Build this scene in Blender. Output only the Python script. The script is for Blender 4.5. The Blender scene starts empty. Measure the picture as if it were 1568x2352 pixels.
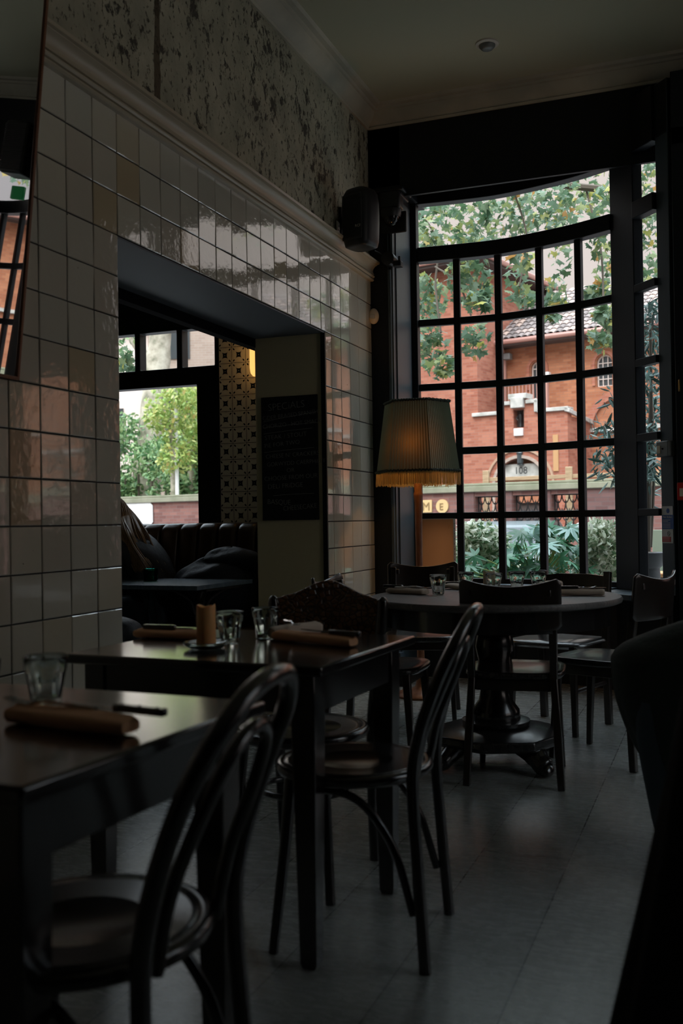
import bpy, bmesh, math, random
from mathutils import Vector, Matrix, Euler
from mathutils.geometry import tessellate_polygon
R_ = math.radians; PI = math.pi
S = bpy.context.scene
COL = S.collection
random.seed(7)

# ------------------------------------------------------------------ camera
YAW, PIT, ROL = 0.3664, 0.0091, -0.0153
CAM = Vector((2.159, 0.0, 1.088))
fw = Vector((-math.sin(YAW)*math.cos(PIT), math.cos(YAW)*math.cos(PIT), math.sin(PIT)))
rt = Vector((math.cos(YAW), math.sin(YAW), 0)); up = rt.cross(fw)
r2 = rt*math.cos(ROL)+up*math.sin(ROL); u2 = up*math.cos(ROL)-rt*math.sin(ROL)
cd = bpy.data.cameras.new('camera'); cam = bpy.data.objects.new('camera', cd); COL.objects.link(cam)
cam.matrix_world = Matrix(((r2.x, u2.x, -fw.x, CAM.x), (r2.y, u2.y, -fw.y, CAM.y), (r2.z, u2.z, -fw.z, CAM.z), (0, 0, 0, 1)))
cd.sensor_fit = 'HORIZONTAL'; cd.sensor_width = 24.0; cd.lens = 2270.8*24/1568
cd.clip_start = 0.05; cd.clip_end = 300
cd.dof.use_dof = True; cd.dof.focus_distance = 6.0; cd.dof.aperture_fstop = 3.5
S.camera = cam
# ------------------------------------------------------------------ world (overcast sky), sun, exposure
S.view_settings.view_transform = 'Standard'; S.view_settings.look = 'None'
S.view_settings.gamma = 1; S.view_settings.use_curve_mapping = False
S.view_settings.exposure = 0.22
w = bpy.data.worlds.new('sky'); S.world = w; w.use_nodes = True
nt = w.node_tree; nt.nodes.clear()
tc = nt.nodes.new('ShaderNodeTexCoord'); sx = nt.nodes.new('ShaderNodeSeparateXYZ')
cr = nt.nodes.new('ShaderNodeValToRGB'); bg = nt.nodes.new('ShaderNodeBackground'); wo = nt.nodes.new('ShaderNodeOutputWorld')
nt.links.new(tc.outputs['Generated'], sx.inputs[0]); nt.links.new(sx.outputs['Z'], cr.inputs[0])
e = cr.color_ramp.elements
e[0].position = 0.0; e[0].color = (0.73, 0.65, 0.62, 1)
e[1].position = 1.0; e[1].color = (5.2, 6.0, 6.8, 1)
k = e.new(0.345); k.color = (0.75, 0.67, 0.635, 1)
k = e.new(0.43); k.color = (1.45, 1.68, 1.85, 1)
nt.links.new(cr.outputs[0], bg.inputs[0]); bg.inputs[1].default_value = 1.0
nt.links.new(bg.outputs[0], wo.inputs[0])
sd = bpy.data.lights.new('sun', 'SUN'); sd.energy = 2.6; sd.angle = R_(50); sd.color = (1.0, 0.94, 0.88)
so = bpy.data.objects.new('sun', sd); COL.objects.link(so)
so.rotation_euler = (R_(42), 0, R_(-14)); so.location = (0, -5, 20)

# ------------------------------------------------------------------ node helpers / materials
def mat(name, col, rough=0.5, metal=0.0, spec=0.5, **kw):
    m = bpy.data.materials.new(name); m.use_nodes = True
    n = m.node_tree.nodes; b = n['Principled BSDF']
    b.inputs['Base Color'].default_value = (*col, 1); b.inputs['Roughness'].default_value = rough
    b.inputs['Metallic'].default_value = metal; b.inputs['Specular IOR Level'].default_value = spec
    if kw.get('coat'): b.inputs['Coat Weight'].default_value = kw['coat']; b.inputs['Coat Roughness'].default_value = kw.get('coatr', 0.15)
    if kw.get('trans'): b.inputs['Transmission Weight'].default_value = kw['trans']
    if kw.get('emit'): b.inputs['Emission Color'].default_value = (*kw['emit'], 1); b.inputs['Emission Strength'].default_value = kw.get('es', 1)
    if kw.get('sss'): b.inputs['Subsurface Weight'].default_value = kw['sss']; b.inputs['Subsurface Radius'].default_value = (0.02, 0.01, 0.005)
    return m
class G:                                        # tiny node-graph writer
    def __init__(s, m): s.t = m.node_tree; s.n = s.t.nodes; s.b = s.n['Principled BSDF']
    def new(s, typ, **kw):
        x = s.n.new(typ)
        for k, v in kw.items():
            if hasattr(x, k): setattr(x, k, v)
        return x
    def set(s, sock, v):
        if hasattr(v, 'is_output'): s.t.links.new(v, sock)
        else: sock.default_value = v
    def m(s, op, a, b=0.0, c=0.0, clamp=False):
        x = s.n.new('ShaderNodeMath'); x.operation = op; x.use_clamp = clamp
        s.set(x.inputs[0], a); s.set(x.inputs[1], b); s.set(x.inputs[2], c); return x.outputs[0]
    def coord(s, which='Object'): return s.n.new('ShaderNodeTexCoord').outputs[which]
    def xyz(s, v):
        x = s.n.new('ShaderNodeSeparateXYZ'); s.set(x.inputs[0], v); return x.outputs
    def vec(s, a, b, c=0.0):
        x = s.n.new('ShaderNodeCombineXYZ')
        for i, q in enumerate((a, b, c)): s.set(x.inputs[i], q)
        return x.outputs[0]
    def map(s, v, scale=(1, 1, 1), loc=(0, 0, 0), rot=(0, 0, 0)):
        x = s.n.new('ShaderNodeMapping'); s.set(x.inputs[0], v); x.inputs['Scale'].default_value = scale
        x.inputs['Location'].default_value = loc; x.inputs['Rotation'].default_value = rot; return x.outputs[0]
    def noise(s, v, scale=5, detail=4, rough=0.5, dist=0.0):
        x = s.n.new('ShaderNodeTexNoise'); s.set(x.inputs['Vector'], v); x.inputs['Scale'].default_value = scale
        x.inputs['Detail'].default_value = detail; x.inputs['Roughness'].default_value = rough; x.inputs['Distortion'].default_value = dist
        return x.outputs['Fac']
    def ramp(s, f, stops):
        x = s.n.new('ShaderNodeValToRGB'); s.set(x.inputs[0], f); el = x.color_ramp.elements
        while len(el) < len(stops): el.new(0.5)
        for q, (p, c) in zip(el, stops): q.position = p; q.color = (*c, 1) if len(c) == 3 else c
        return x.outputs[0]
    def mix(s, f, a, b, mode='MIX'):
        x = s.n.new('ShaderNodeMix'); x.data_type = 'RGBA'; x.blend_type = mode
        s.set(x.inputs[0], f); s.set(x.inputs[6], a if hasattr(a, 'is_output') else (*a, 1)); s.set(x.inputs[7], b if hasattr(b, 'is_output') else (*b, 1))
        return x.outputs[2]
    def bump(s, h, strength=0.3, dist=0.01):
        x = s.n.new('ShaderNodeBump'); s.set(x.inputs['Height'], h); x.inputs['Strength'].default_value = strength
        x.inputs['Distance'].default_value = dist; s.t.links.new(x.outputs[0], s.b.inputs['Normal']); return x.outputs[0]
    def col(s, v): s.set(s.b.inputs['Base Color'], v)
    def rough(s, v): s.set(s.b.inputs['Roughness'], v)
    def island(s): return s.n.new('ShaderNodeNewGeometry').outputs['Random Per Island']

def wood(name, c1, c2, rough=0.3, scale=(1, 1, 1), coat=0.0):
    m = mat(name, c1, rough, coat=coat); g = G(m)
    v = g.map(g.coord(), scale)
    f = g.noise(v, 14, 6, 0.6, 0.6)
    g.col(g.ramp(f, [(0.3, c1), (0.7, c2)])); g.bump(f, 0.08, 0.002)
    return m
M = {}
def leafmat(name, stops, trans=0.35, rough=0.45):
    m = bpy.data.materials.new(name); m.use_nodes = True; g = G(m); n = g.n; l = m.node_tree.links
    c = g.ramp(g.island(), stops); g.col(c); g.b.inputs['Roughness'].default_value = rough
    tr = n.new('ShaderNodeBsdfTranslucent'); l.new(c, tr.inputs[0]); mx = n.new('ShaderNodeMixShader'); mx.inputs[0].default_value = trans
    o = n['Material Output']; l.new(g.b.outputs[0], mx.inputs[1]); l.new(tr.outputs[0], mx.inputs[2]); l.new(mx.outputs[0], o.inputs[0]); return m
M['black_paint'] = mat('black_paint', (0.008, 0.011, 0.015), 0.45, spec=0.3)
g = G(M['black_paint']); f_ = g.noise(g.map(g.coord(), (6, 6, 1)), 9, 4); g.bump(f_, 0.1, 0.003)
M['slate_paint'] = mat('slate_paint', (0.05, 0.075, 0.092), 0.42)  # paler copy of the black paint, window light put into its colour
g = G(M['slate_paint']); f_ = g.noise(g.map(g.coord(), (14, 14, 1)), 8, 5); g.bump(f_, 0.15, 0.004)
M['beam_paint'] = mat('beam_paint', (0.16, 0.185, 0.22), 0.6)
M['ceiling'] = mat('ceiling_paint', (0.52, 0.50, 0.36), 0.8)
M['cornice'] = mat('cornice_plaster', (0.56, 0.53, 0.42), 0.6)
g = G(M['cornice']); f_ = g.noise(g.coord(), 3, 5); g.col(g.ramp(f_, [(0.35, (0.42, 0.40, 0.32)), (0.65, (0.60, 0.55, 0.43))]))
M['rail'] = mat('rail_paint', (0.52, 0.46, 0.34), 0.3)
M['olive'] = mat('olive_paint', (0.64, 0.58, 0.37), 0.6)
M['grout'] = mat('grout', (0.012, 0.013, 0.016), 0.9)
# glazed tile: every tile its own tint
M['tile'] = mat('glazed_tile', (0.5, 0.45, 0.36), 0.06, spec=0.8, coat=0.8, coatr=0.03); g = G(M['tile'])
i_ = g.island(); f_ = g.noise(g.coord(), 26, 2)
c_ = g.ramp(i_, [(0.0, (0.60, 0.59, 0.50)), (0.35, (0.68, 0.66, 0.56)), (0.6, (0.62, 0.57, 0.47)), (0.85, (0.69, 0.66, 0.54)), (0.96, (0.60, 0.50, 0.33)), (1.0, (0.56, 0.42, 0.29))])
spk = g.m('GREATER_THAN', g.noise(g.coord(), 38, 2, 0.5), 0.78)
g.b.inputs['Coat IOR'].default_value = 1.75
g.col(g.mix(spk, c_, (0.06, 0.045, 0.035)))
g.bump(g.m('ADD', f_, g.m('MULTIPLY', g.noise(g.coord(), 90, 2), 0.16)), 0.30, 0.004)
# worn plaster
M['plaster'] = mat('worn_plaster', (0.5, 0.46, 0.36), 0.85); g = G(M['plaster'])
o_ = g.coord(); a_ = g.noise(g.map(o_, (1, 1, 0.7), rot=(.5, 0, 0)), 13, 10, 0.74, 0.15); b_ = g.noise(o_, 1.6, 3)
c_ = g.ramp(g.noise(o_, 5, 5), [(0.3, (0.34, 0.33, 0.25)), (0.7, (0.54, 0.51, 0.38))])
thr = g.m('ADD', g.m('MULTIPLY', b_, 0.30), 0.405)
pit = g.m('SUBTRACT', a_, thr); pit = g.m('MULTIPLY', pit, 22, clamp=True); sp_ = g.m('MULTIPLY', g.m('SUBTRACT', g.noise(g.map(o_, (1, 1, .7)), 42, 4, 0.6), 0.60), 14, clamp=True); pit = g.m('MAXIMUM', pit, sp_)
Y_ = g.xyz(o_)['Y']; X_ = g.m('ABSOLUTE', g.m('SUBTRACT', g.m('ADD', Y_, g.m('MULTIPLY', g.noise(o_, 6, 4), 0.05)), 3.59))
chase = g.m('LESS_THAN', X_, 0.022)
g.col(g.mix(chase, g.mix(pit, c_, (0.085, 0.08, 0.065)), (0.12, 0.095, 0.06)))
g.bump(g.m('SUBTRACT', g.m('MULTIPLY', g.noise(o_, 30, 6), 0.4), pit), 0.7, 0.012)
# floor boards
M['floor'] = mat('floor_boards', (0.2, 0.19, 0.17), 0.4); g = G(M['floor'])
x_ = g.xyz(g.coord())
br = g.new('ShaderNodeTexBrick'); g.set(br.inputs['Vector'], g.vec(g.m('ADD', x_['Y'], 40.3), g.m('ADD', x_['X'], 27.99)))
br.inputs['Scale'].default_value = 1; br.inputs['Brick Width'].default_value = 2.9; br.inputs['Row Height'].default_value = 0.28
br.inputs['Mortar Size'].default_value = 0.0022; br.inputs['Color1'].default_value = (0.26, 0.275, 0.26, 1); br.inputs['Color2'].default_value = (0.34, 0.35, 0.325, 1)
br.inputs['Mortar'].default_value = (0.02, 0.02, 0.02, 1)
gr = g.noise(g.map(g.coord(), (9, 0.8, 1)), 6, 8, 0.65, 0.4); sc = g.noise(g.map(g.coord(), (1.5, 5, 1)), 9, 6, 0.7, 1.0)
c_ = g.mix(g.m('MULTIPLY', gr, 0.75), br.outputs[0], (0.13, 0.13, 0.12))
c_ = g.mix(g.m('MULTIPLY', g.m('SUBTRACT', sc, 0.62), 5, clamp=True), c_, (0.05, 0.048, 0.045))
g.col(c_); g.rough(g.m('ADD', 0.17, g.m('MULTIPLY', sc, 0.20))); g.bump(g.m('SUBTRACT', gr, g.m('MULTIPLY', br.outputs['Fac'], 2)), 0.12, 0.004)
# furniture
M['dark_wood'] = wood('dark_wood', (0.005, 0.0045, 0.005), (0.013, 0.010, 0.009), 0.25, (1, 1, 3), 0.9)
M['brown_wood'] = wood('brown_wood', (0.010, 0.007, 0.006), (0.026, 0.015, 0.010), 0.28, (1, 1, 4), 0.8)
M['seat_wood'] = wood('seat_wood', (0.012, 0.012, 0.013), (0.03, 0.028, 0.027), 0.26, (1, 6, 1), 0.4)
M['table_wood'] = wood('table_wood', (0.009, 0.008, 0.009), (0.020, 0.016, 0.015), 0.15, (1, 7, 1), 0.9)
M['old_table'] = wood('old_table_wood', (0.08, 0.078, 0.078), (0.20, 0.19, 0.185), 0.42, (1.2, 9, 1))
M['annex_table'] = wood('blue_black_table_wood', (0.08, 0.12, 0.15), (0.14, 0.19, 0.23), 0.25, (8, 1, 1))  # blue window reflection put into the table wood colour
M['red_wood'] = wood('reddish_turned_wood', (0.16, 0.065, 0.03), (0.26, 0.11, 0.055), 0.35, (3, 3, 1))
M['croc'] = mat('embossed_panel', (0.07, 0.03, 0.014), 0.22, coat=0.4); g = G(M['croc'])
vo = g.new('ShaderNodeTexVoronoi', feature='DISTANCE_TO_EDGE'); g.set(vo.inputs['Vector'], g.map(g.coord(), (1, 1.2, 1.5))); vo.inputs['Scale'].default_value = 42
q_ = g.m('MULTIPLY', vo.outputs['Distance'], 5, clamp=True); g.col(g.mix(q_, (0.03, 0.014, 0.007), (0.24, 0.10, 0.04))); g.bump(q_, 0.9, 0.006)
M['leather'] = mat('brown_leather', (0.045, 0.024, 0.014), 0.3); g = G(M['leather']); g.bump(g.noise(g.coord(), 160, 3), 0.12, 0.002)
M['steel'] = mat('steel', (0.55, 0.55, 0.55), 0.18, 1.0)
M['black_plastic'] = mat('black_plastic', (0.008, 0.010, 0.012), 0.42)
M['black_gloss'] = mat('black_gloss', (0.01, 0.01, 0.012), 0.06)
M['white_plastic'] = mat('white_plastic', (0.62, 0.58, 0.50), 0.4)
M['cream_plastic'] = mat('cream_plastic', (0.80, 0.68, 0.50), 0.35)
M['grey_metal'] = mat('grey_metal', (0.20, 0.21, 0.21), 0.45, 0.3)
M['iron'] = mat('black_iron', (0.012, 0.012, 0.013), 0.5)
M['matte_black'] = mat('matte_black', (0.006, 0.007, 0.009), 0.95, spec=0.1)
M['chalkboard'] = mat('chalkboard', (0.006, 0.008, 0.012), 0.65)
M['chalk'] = mat('chalk', (0.30, 0.30, 0.28), 0.95)
M['linen'] = mat('linen_napkin', (0.90, 0.50, 0.28), 0.9); g = G(M['linen']); g.bump(g.noise(g.coord(), 500, 2), 0.3, 0.001)  # warm orange light put into the linen colour
M['linen_pale'] = mat('pale_linen_napkin', (0.66, 0.54, 0.44), 0.9); g = G(M['linen_pale']); g.bump(g.noise(g.coord(), 500, 2), 0.3, 0.001)
M['wax'] = mat('candle_wax', (0.95, 0.50, 0.20), 0.5, sss=0.6)
M['wax_pale'] = mat('pale_candle_wax', (0.66, 0.55, 0.38), 0.5, sss=0.6)
M['card'] = mat('pale_card', (0.62, 0.70, 0.52), 0.8)
M['kraft'] = leafmat('kraft_paper', [(0, (0.62, 0.37, 0.21)), (1, (0.62, 0.37, 0.21))], .6, .8)
M['brass'] = mat('brass', (0.75, 0.45, 0.15), 0.3, 1.0)
M['denim'] = mat('dark_blue_cloth', (0.006, 0.010, 0.019), 0.6); g = G(M['denim']); g.bump(g.noise(g.coord(), 24, 5), 0.5, 0.01)
M['navy'] = mat('navy_cloth', (0.004, 0.006, 0.010), 0.7); g = G(M['navy']); g.bump(g.noise(g.coord(), 18, 5), 0.5, 0.015)
M['green_cloth'] = mat('dark_green_cloth', (0.035, 0.05, 0.045), 0.85); g = G(M['green_cloth']); g.bump(g.noise(g.coord(), 20, 5), 0.5, 0.012)
M['black_cloth'] = mat('black_cloth', (0.008, 0.008, 0.009), 0.9)
M['jeans'] = mat('grey_blue_jeans', (0.07, 0.10, 0.12), 0.85)
M['skin'] = mat('skin', (0.55, 0.33, 0.24), 0.5, sss=0.2)
M['hair'] = mat('blonde_hair', (0.42, 0.27, 0.14), 0.4); g = G(M['hair'])
h_ = g.noise(g.map(g.coord(), (60, 60, 2)), 6, 3); g.col(g.ramp(h_, [(0.3, (0.10, 0.06, 0.03)), (0.7, (0.42, 0.27, 0.14))])); g.bump(h_, 0.6, 0.004)
M['dark_hair'] = mat('dark_hair', (0.03, 0.02, 0.015), 0.5)
M['sign_white'] = mat('sign_white', (0.75, 0.74, 0.72), 0.45)
M['sign_blue'] = mat('sign_blue', (0.02, 0.09, 0.32), 0.45)
M['sign_red'] = mat('sign_red', (0.60, 0.03, 0.025), 0.45)
M['ink'] = mat('ink', (0.02, 0.02, 0.025), 0.7)
M['green_led'] = mat('green_led', (0.01, 0.16, 0.04), 0.3, emit=(0.05, 0.9, 0.25), es=0.03)
M['bulb'] = mat('warm_bulb', (1, 0.7, 0.35), 0.4, emit=(1, 0.42, 0.09), es=1.5)
M['sconce_glass'] = mat('glowing_sconce_glass', (1, 0.75, 0.4), 0.4, emit=(1, 0.50, 0.13), es=1.15)

def glassmat(name, tint=(0.95, 0.96, 0.955), f0=1.5):
    m = bpy.data.materials.new(name); m.use_nodes = True; n = m.node_tree.nodes; l = m.node_tree.links; n.clear()
    o = n.new('ShaderNodeOutputMaterial'); t = n.new('ShaderNodeBsdfTransparent'); gl = n.new('ShaderNodeBsdfGlossy'); mx = n.new('ShaderNodeMixShader')
    t.inputs[0].default_value = (*tint, 1); gl.inputs['Roughness'].default_value = 0.02
    ge = n.new('ShaderNodeNewGeometry'); dt = n.new('ShaderNodeVectorMath'); dt.operation = 'DOT_PRODUCT'; l.new(ge.outputs['Incoming'], dt.inputs[0]); l.new(ge.outputs['Normal'], dt.inputs[1])
    v = dt.outputs['Value']
    for op, b in (('ABSOLUTE', 0), ('SUBTRACT', None), ('POWER', 5.0), ('MULTIPLY', .94)):     # Schlick reflectance, the same from both sides
        q = n.new('ShaderNodeMath'); q.operation = op
        if op == 'SUBTRACT': q.inputs[0].default_value = 1.0; l.new(v, q.inputs[1])
        else:
            l.new(v, q.inputs[0])
            if op != 'ABSOLUTE': q.inputs[1].default_value = b
        v = q.outputs[0]
    q = n.new('ShaderNodeMath'); q.operation = 'ADD'; l.new(v, q.inputs[0]); q.inputs[1].default_value = .06; l.new(q.outputs[0], mx.inputs[0])
    l.new(t.outputs[0], mx.inputs[1]); l.new(gl.outputs[0], mx.inputs[2]); l.new(mx.outputs[0], o.inputs[0]); return m
M['pane'] = glassmat('window_glass')
def realglass(name, col=(1, 1, 1)):
    m = bpy.data.materials.new(name); m.use_nodes = True; n = m.node_tree.nodes; l = m.node_tree.links; n.clear()
    o = n.new('ShaderNodeOutputMaterial'); gl = n.new('ShaderNodeBsdfGlass'); gl.inputs['Color'].default_value = (*col, 1); gl.inputs['IOR'].default_value = 1.48; gl.inputs['Roughness'].default_value = 0.0
    l.new(gl.outputs[0], o.inputs[0]); return m
M['tumbler'] = realglass('tumbler_glass', (0.93, 0.96, 0.95)); M['green_glass'] = realglass('green_glass', (0.05, 0.42, 0.30))
M['mirror'] = mat('mirror_silver', (0.82, 0.82, 0.80), 0.015, 1.0)
M['plane_leaf'] = leafmat('plane_leaf', [(0.0, (0.045, 0.10, 0.055)), (0.3, (0.11, 0.19, 0.09)), (0.55, (0.17, 0.26, 0.18)), (0.86, (0.27, 0.32, 0.12)), (0.95, (0.42, 0.40, 0.09)), (0.985, (0.50, 0.26, 0.08))], 0.4)
M['olive_leaf'] = leafmat('olive_leaf', [(0.0, (0.015, 0.04, 0.032)), (0.6, (0.045, 0.10, 0.08)), (1.0, (0.25, 0.36, 0.33))], 0.2)
M['varie_leaf'] = leafmat('variegated_leaf', [(0.0, (0.08, 0.18, 0.08)), (0.3, (0.25, 0.36, 0.20)), (0.5, (0.72, 0.76, 0.58)), (1.0, (0.95, 0.95, 0.84))], 0.25)
M['fatsia_leaf'] = leafmat('fatsia_leaf', [(0.0, (0.03, 0.13, 0.05)), (0.5, (0.12, 0.34, 0.19)), (1.0, (0.36, 0.56, 0.50))], 0.25, 0.22)
M['hedge_leaf'] = leafmat('hedge_leaf', [(0.0, (0.06, 0.15, 0.06)), (0.5, (0.16, 0.30, 0.12)), (1.0, (0.34, 0.44, 0.20))], 0.3)
M['pollard_leaf'] = leafmat('pollard_leaf', [(0.0, (0.16, 0.28, 0.06)), (0.5, (0.34, 0.46, 0.12)), (0.9, (0.55, 0.58, 0.20)), (1.0, (0.6, 0.45, 0.15))], 0.3)
M['bark'] = mat('bark', (0.35, 0.30, 0.24), 0.9); g = G(M['bark']); f_ = g.noise(g.coord(), 3, 5, 0.6); g.col(g.ramp(f_, [(0.35, (0.20, 0.20, 0.14)), (0.5, (0.42, 0.38, 0.30)), (0.65, (0.60, 0.56, 0.46))]))
M['bark_dark'] = mat('dark_bark', (0.10, 0.08, 0.06), 0.9)
def brick(name, c1, c2, mortar, tintz=None, bump=0.4, w=0.225, h=0.075):
    m = mat(name, c1, 0.85); g = G(m); x = g.xyz(g.coord())
    b = g.new('ShaderNodeTexBrick'); g.set(b.inputs['Vector'], g.vec(g.m('ADD', x['X'], x['Y']), x['Z']))
    b.inputs['Scale'].default_value = 1; b.inputs['Brick Width'].default_value = w; b.inputs['Row Height'].default_value = h; b.inputs['Mortar Size'].default_value = 0.006
    b.inputs['Color1'].default_value = (*c1, 1); b.inputs['Color2'].default_value = (*c2, 1); b.inputs['Mortar'].default_value = (*mortar, 1); b.inputs['Bias'].default_value = 0.0
    f = g.noise(g.coord(), 0.9, 5, 0.6)
    g.col(g.mix(g.m('MULTIPLY', f, 0.55), b.outputs[0], [q*0.45 for q in c1])); g.bump(b.outputs['Fac'], -bump, 0.01); return m
M['red_brick'] = brick('red_brick', (0.35, 0.105, 0.06), (0.54, 0.215, 0.135), (0.38, 0.205, 0.155))
M['orange_brick'] = brick('orange_brick', (0.36, 0.12, 0.055), (0.54, 0.22, 0.11), (0.34, 0.18, 0.12))
M['wall_brick'] = brick('wall_brick', (0.17, 0.07, 0.06), (0.33, 0.155, 0.125), (0.22, 0.155, 0.14))
M['purple_brick'] = brick('purple_brick', (0.13, 0.06, 0.055), (0.20, 0.105, 0.095), (0.14, 0.10, 0.095))
M['brown_brick'] = brick('brown_brick', (0.42, 0.31, 0.25), (0.5, 0.38, 0.31), (0.5, 0.44, 0.38))
M['stone'] = mat('pale_stone', (0.5, 0.48, 0.45), 0.85); g = G(M['stone']); f_ = g.noise(g.coord(), 4, 5); g.col(g.ramp(f_, [(0.3, (0.28, 0.28, 0.25)), (0.65, (0.55, 0.53, 0.49))]))
M['mossy'] = mat('mossy_coping', (0.4, 0.4, 0.3), 0.95); g = G(M['mossy']); f_ = g.noise(g.coord(), 3, 6, 0.6); z_ = g.xyz(g.new('ShaderNodeNewGeometry').outputs['Normal'])['Z']
g.col(g.mix(g.m('MULTIPLY', g.m('ADD', f_, g.m('MULTIPLY', z_, 0.4)), 0.8, clamp=True), (0.36, 0.34, 0.26), (0.045, 0.07, 0.02)))
M['coping'] = mat('concrete_coping', (0.60, 0.58, 0.52), 0.9)
M['roof_tile'] = mat('clay_pantile', (0.5, 0.36, 0.3), 0.85); g = G(M['roof_tile']); i_ = g.island(); g.col(g.ramp(i_, [(0, (0.17, 0.14, 0.13)), (0.4, (0.26, 0.215, 0.20)), (0.75, (0.37, 0.29, 0.26)), (1, (0.50, 0.36, 0.29))]))
M['pink_paint'] = mat('pinkish_painted_metal', (0.44, 0.23, 0.19), 0.5)
M['soffit'] = mat('dark_timber_soffit', (0.07, 0.05, 0.045), 0.7)
M['timber'] = mat('pale_timber', (0.68, 0.47, 0.27), 0.75); g = G(M['timber']); f_ = g.noise(g.map(g.coord(), (1, 1, 9)), 4, 4); g.col(g.ramp(f_, [(0.3, (0.30, 0.20, 0.11)), (0.7, (0.46, 0.33, 0.20))]))
M['asphalt'] = mat('asphalt', (0.10, 0.10, 0.105), 0.8)
M['paving'] = mat('paving', (0.34, 0.33, 0.31), 0.85)
M['dark_glass'] = mat('dark_glass', (0.05, 0.06, 0.065), 0.08)
M['pale_house'] = mat('pale_render', (0.80, 0.70, 0.64), 0.85)
M['plaque'] = mat('ochre_stone_plaque', (0.60, 0.42, 0.20), 0.8)
M['yellow_panel'] = mat('ochre_panel', (0.48, 0.27, 0.12), 0.7)
M['planter'] = mat('dark_planter', (0.05, 0.055, 0.06), 0.6)
M['car_grey'] = mat('grey_car_paint', (0.10, 0.12, 0.125), 0.4, coat=0.2)
M['car_white'] = mat('white_car_paint', (0.7, 0.72, 0.75), 0.2, coat=0.6)
M['orange_seat'] = mat('orange_stool_top', (0.85, 0.42, 0.17), 0.5)
M['sage'] = mat('sage_board', (0.34, 0.40, 0.30), 0.7)
M['fringe'] = leafmat('gold_fringe', [(0, (0.42, 0.30, 0.12)), (1, (0.55, 0.40, 0.16))], .4, .8)
M['braid'] = mat('dark_green_braid', (0.045, 0.06, 0.045), 0.85)
# pleated shade fabric lets the bulb through
m = bpy.data.materials.new('pleated_green_fabric'); m.use_nodes = True; n_ = m.node_tree.nodes; l_ = m.node_tree.links
n_['Principled BSDF'].inputs['Base Color'].default_value = (0.20, 0.30, 0.23, 1); n_['Principled BSDF'].inputs['Roughness'].default_value = 0.85
tr_ = n_.new('ShaderNodeBsdfTranslucent'); tr_.inputs[0].default_value = (0.55, 0.33, 0.10, 1); mx_ = n_.new('ShaderNodeMixShader'); mx_.inputs[0].default_value = 0.025
l_.new(n_['Principled BSDF'].outputs[0], mx_.inputs[1]); l_.new(tr_.outputs[0], mx_.inputs[2]); l_.new(mx_.outputs[0], n_['Material Output'].inputs[0]); M['shade'] = m
# patterned cement tile (0.1 m): four-pointed star, corner darts, thin circle, grout line
M['pattern'] = mat('patterned_tile', (0.6, 0.56, 0.48), 0.16); g = G(M['pattern'])
x_ = g.xyz(g.coord()); U = g.m('SUBTRACT', g.m('FRACT', g.m('MULTIPLY', g.m('ADD', x_['X'], 30.02), 1/0.106)), 0.5); V = g.m('SUBTRACT', g.m('FRACT', g.m('MULTIPLY', g.m('ADD', x_['Z'], 0.03), 1/0.111)), 0.5)
A = g.m('ABSOLUTE', g.m('MULTIPLY', g.m('ADD', U, V), 0.7071)); B = g.m('ABSOLUTE', g.m('MULTIPLY', g.m('SUBTRACT', U, V), 0.7071))
rr = g.m('SQRT', g.m('ADD', g.m('MULTIPLY', U, U), g.m('MULTIPLY', V, V)))
star = g.m('LESS_THAN', g.m('ADD', g.m('POWER', A, 0.62), g.m('POWER', B, 0.62)), 0.485)
hub = g.m('LESS_THAN', rr, 0.022); star = g.m('MULTIPLY', star, g.m('SUBTRACT', 1.0, hub))
mn = g.m('MINIMUM', A, B); rd = g.m('ABSOLUTE', g.m('SUBTRACT', rr, 0.50)); dart = g.m('LESS_THAN', g.m('ADD', rd, g.m('MULTIPLY', mn, 1.8)), 0.11)
ring = g.m('LESS_THAN', g.m('ABSOLUTE', g.m('SUBTRACT', rr, 0.44)), 0.010)
edge = g.m('GREATER_THAN', g.m('MAXIMUM', g.m('ABSOLUTE', U), g.m('ABSOLUTE', V)), 0.485)
dark = g.m('MAXIMUM', g.m('MAXIMUM', star, dart), edge)
c_ = g.mix(g.m('MULTIPLY', ring, 0.6), (0.80, 0.77, 0.68), (0.50, 0.46, 0.40)); g.col(g.mix(dark, c_, (0.016, 0.022, 0.035)))

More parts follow.
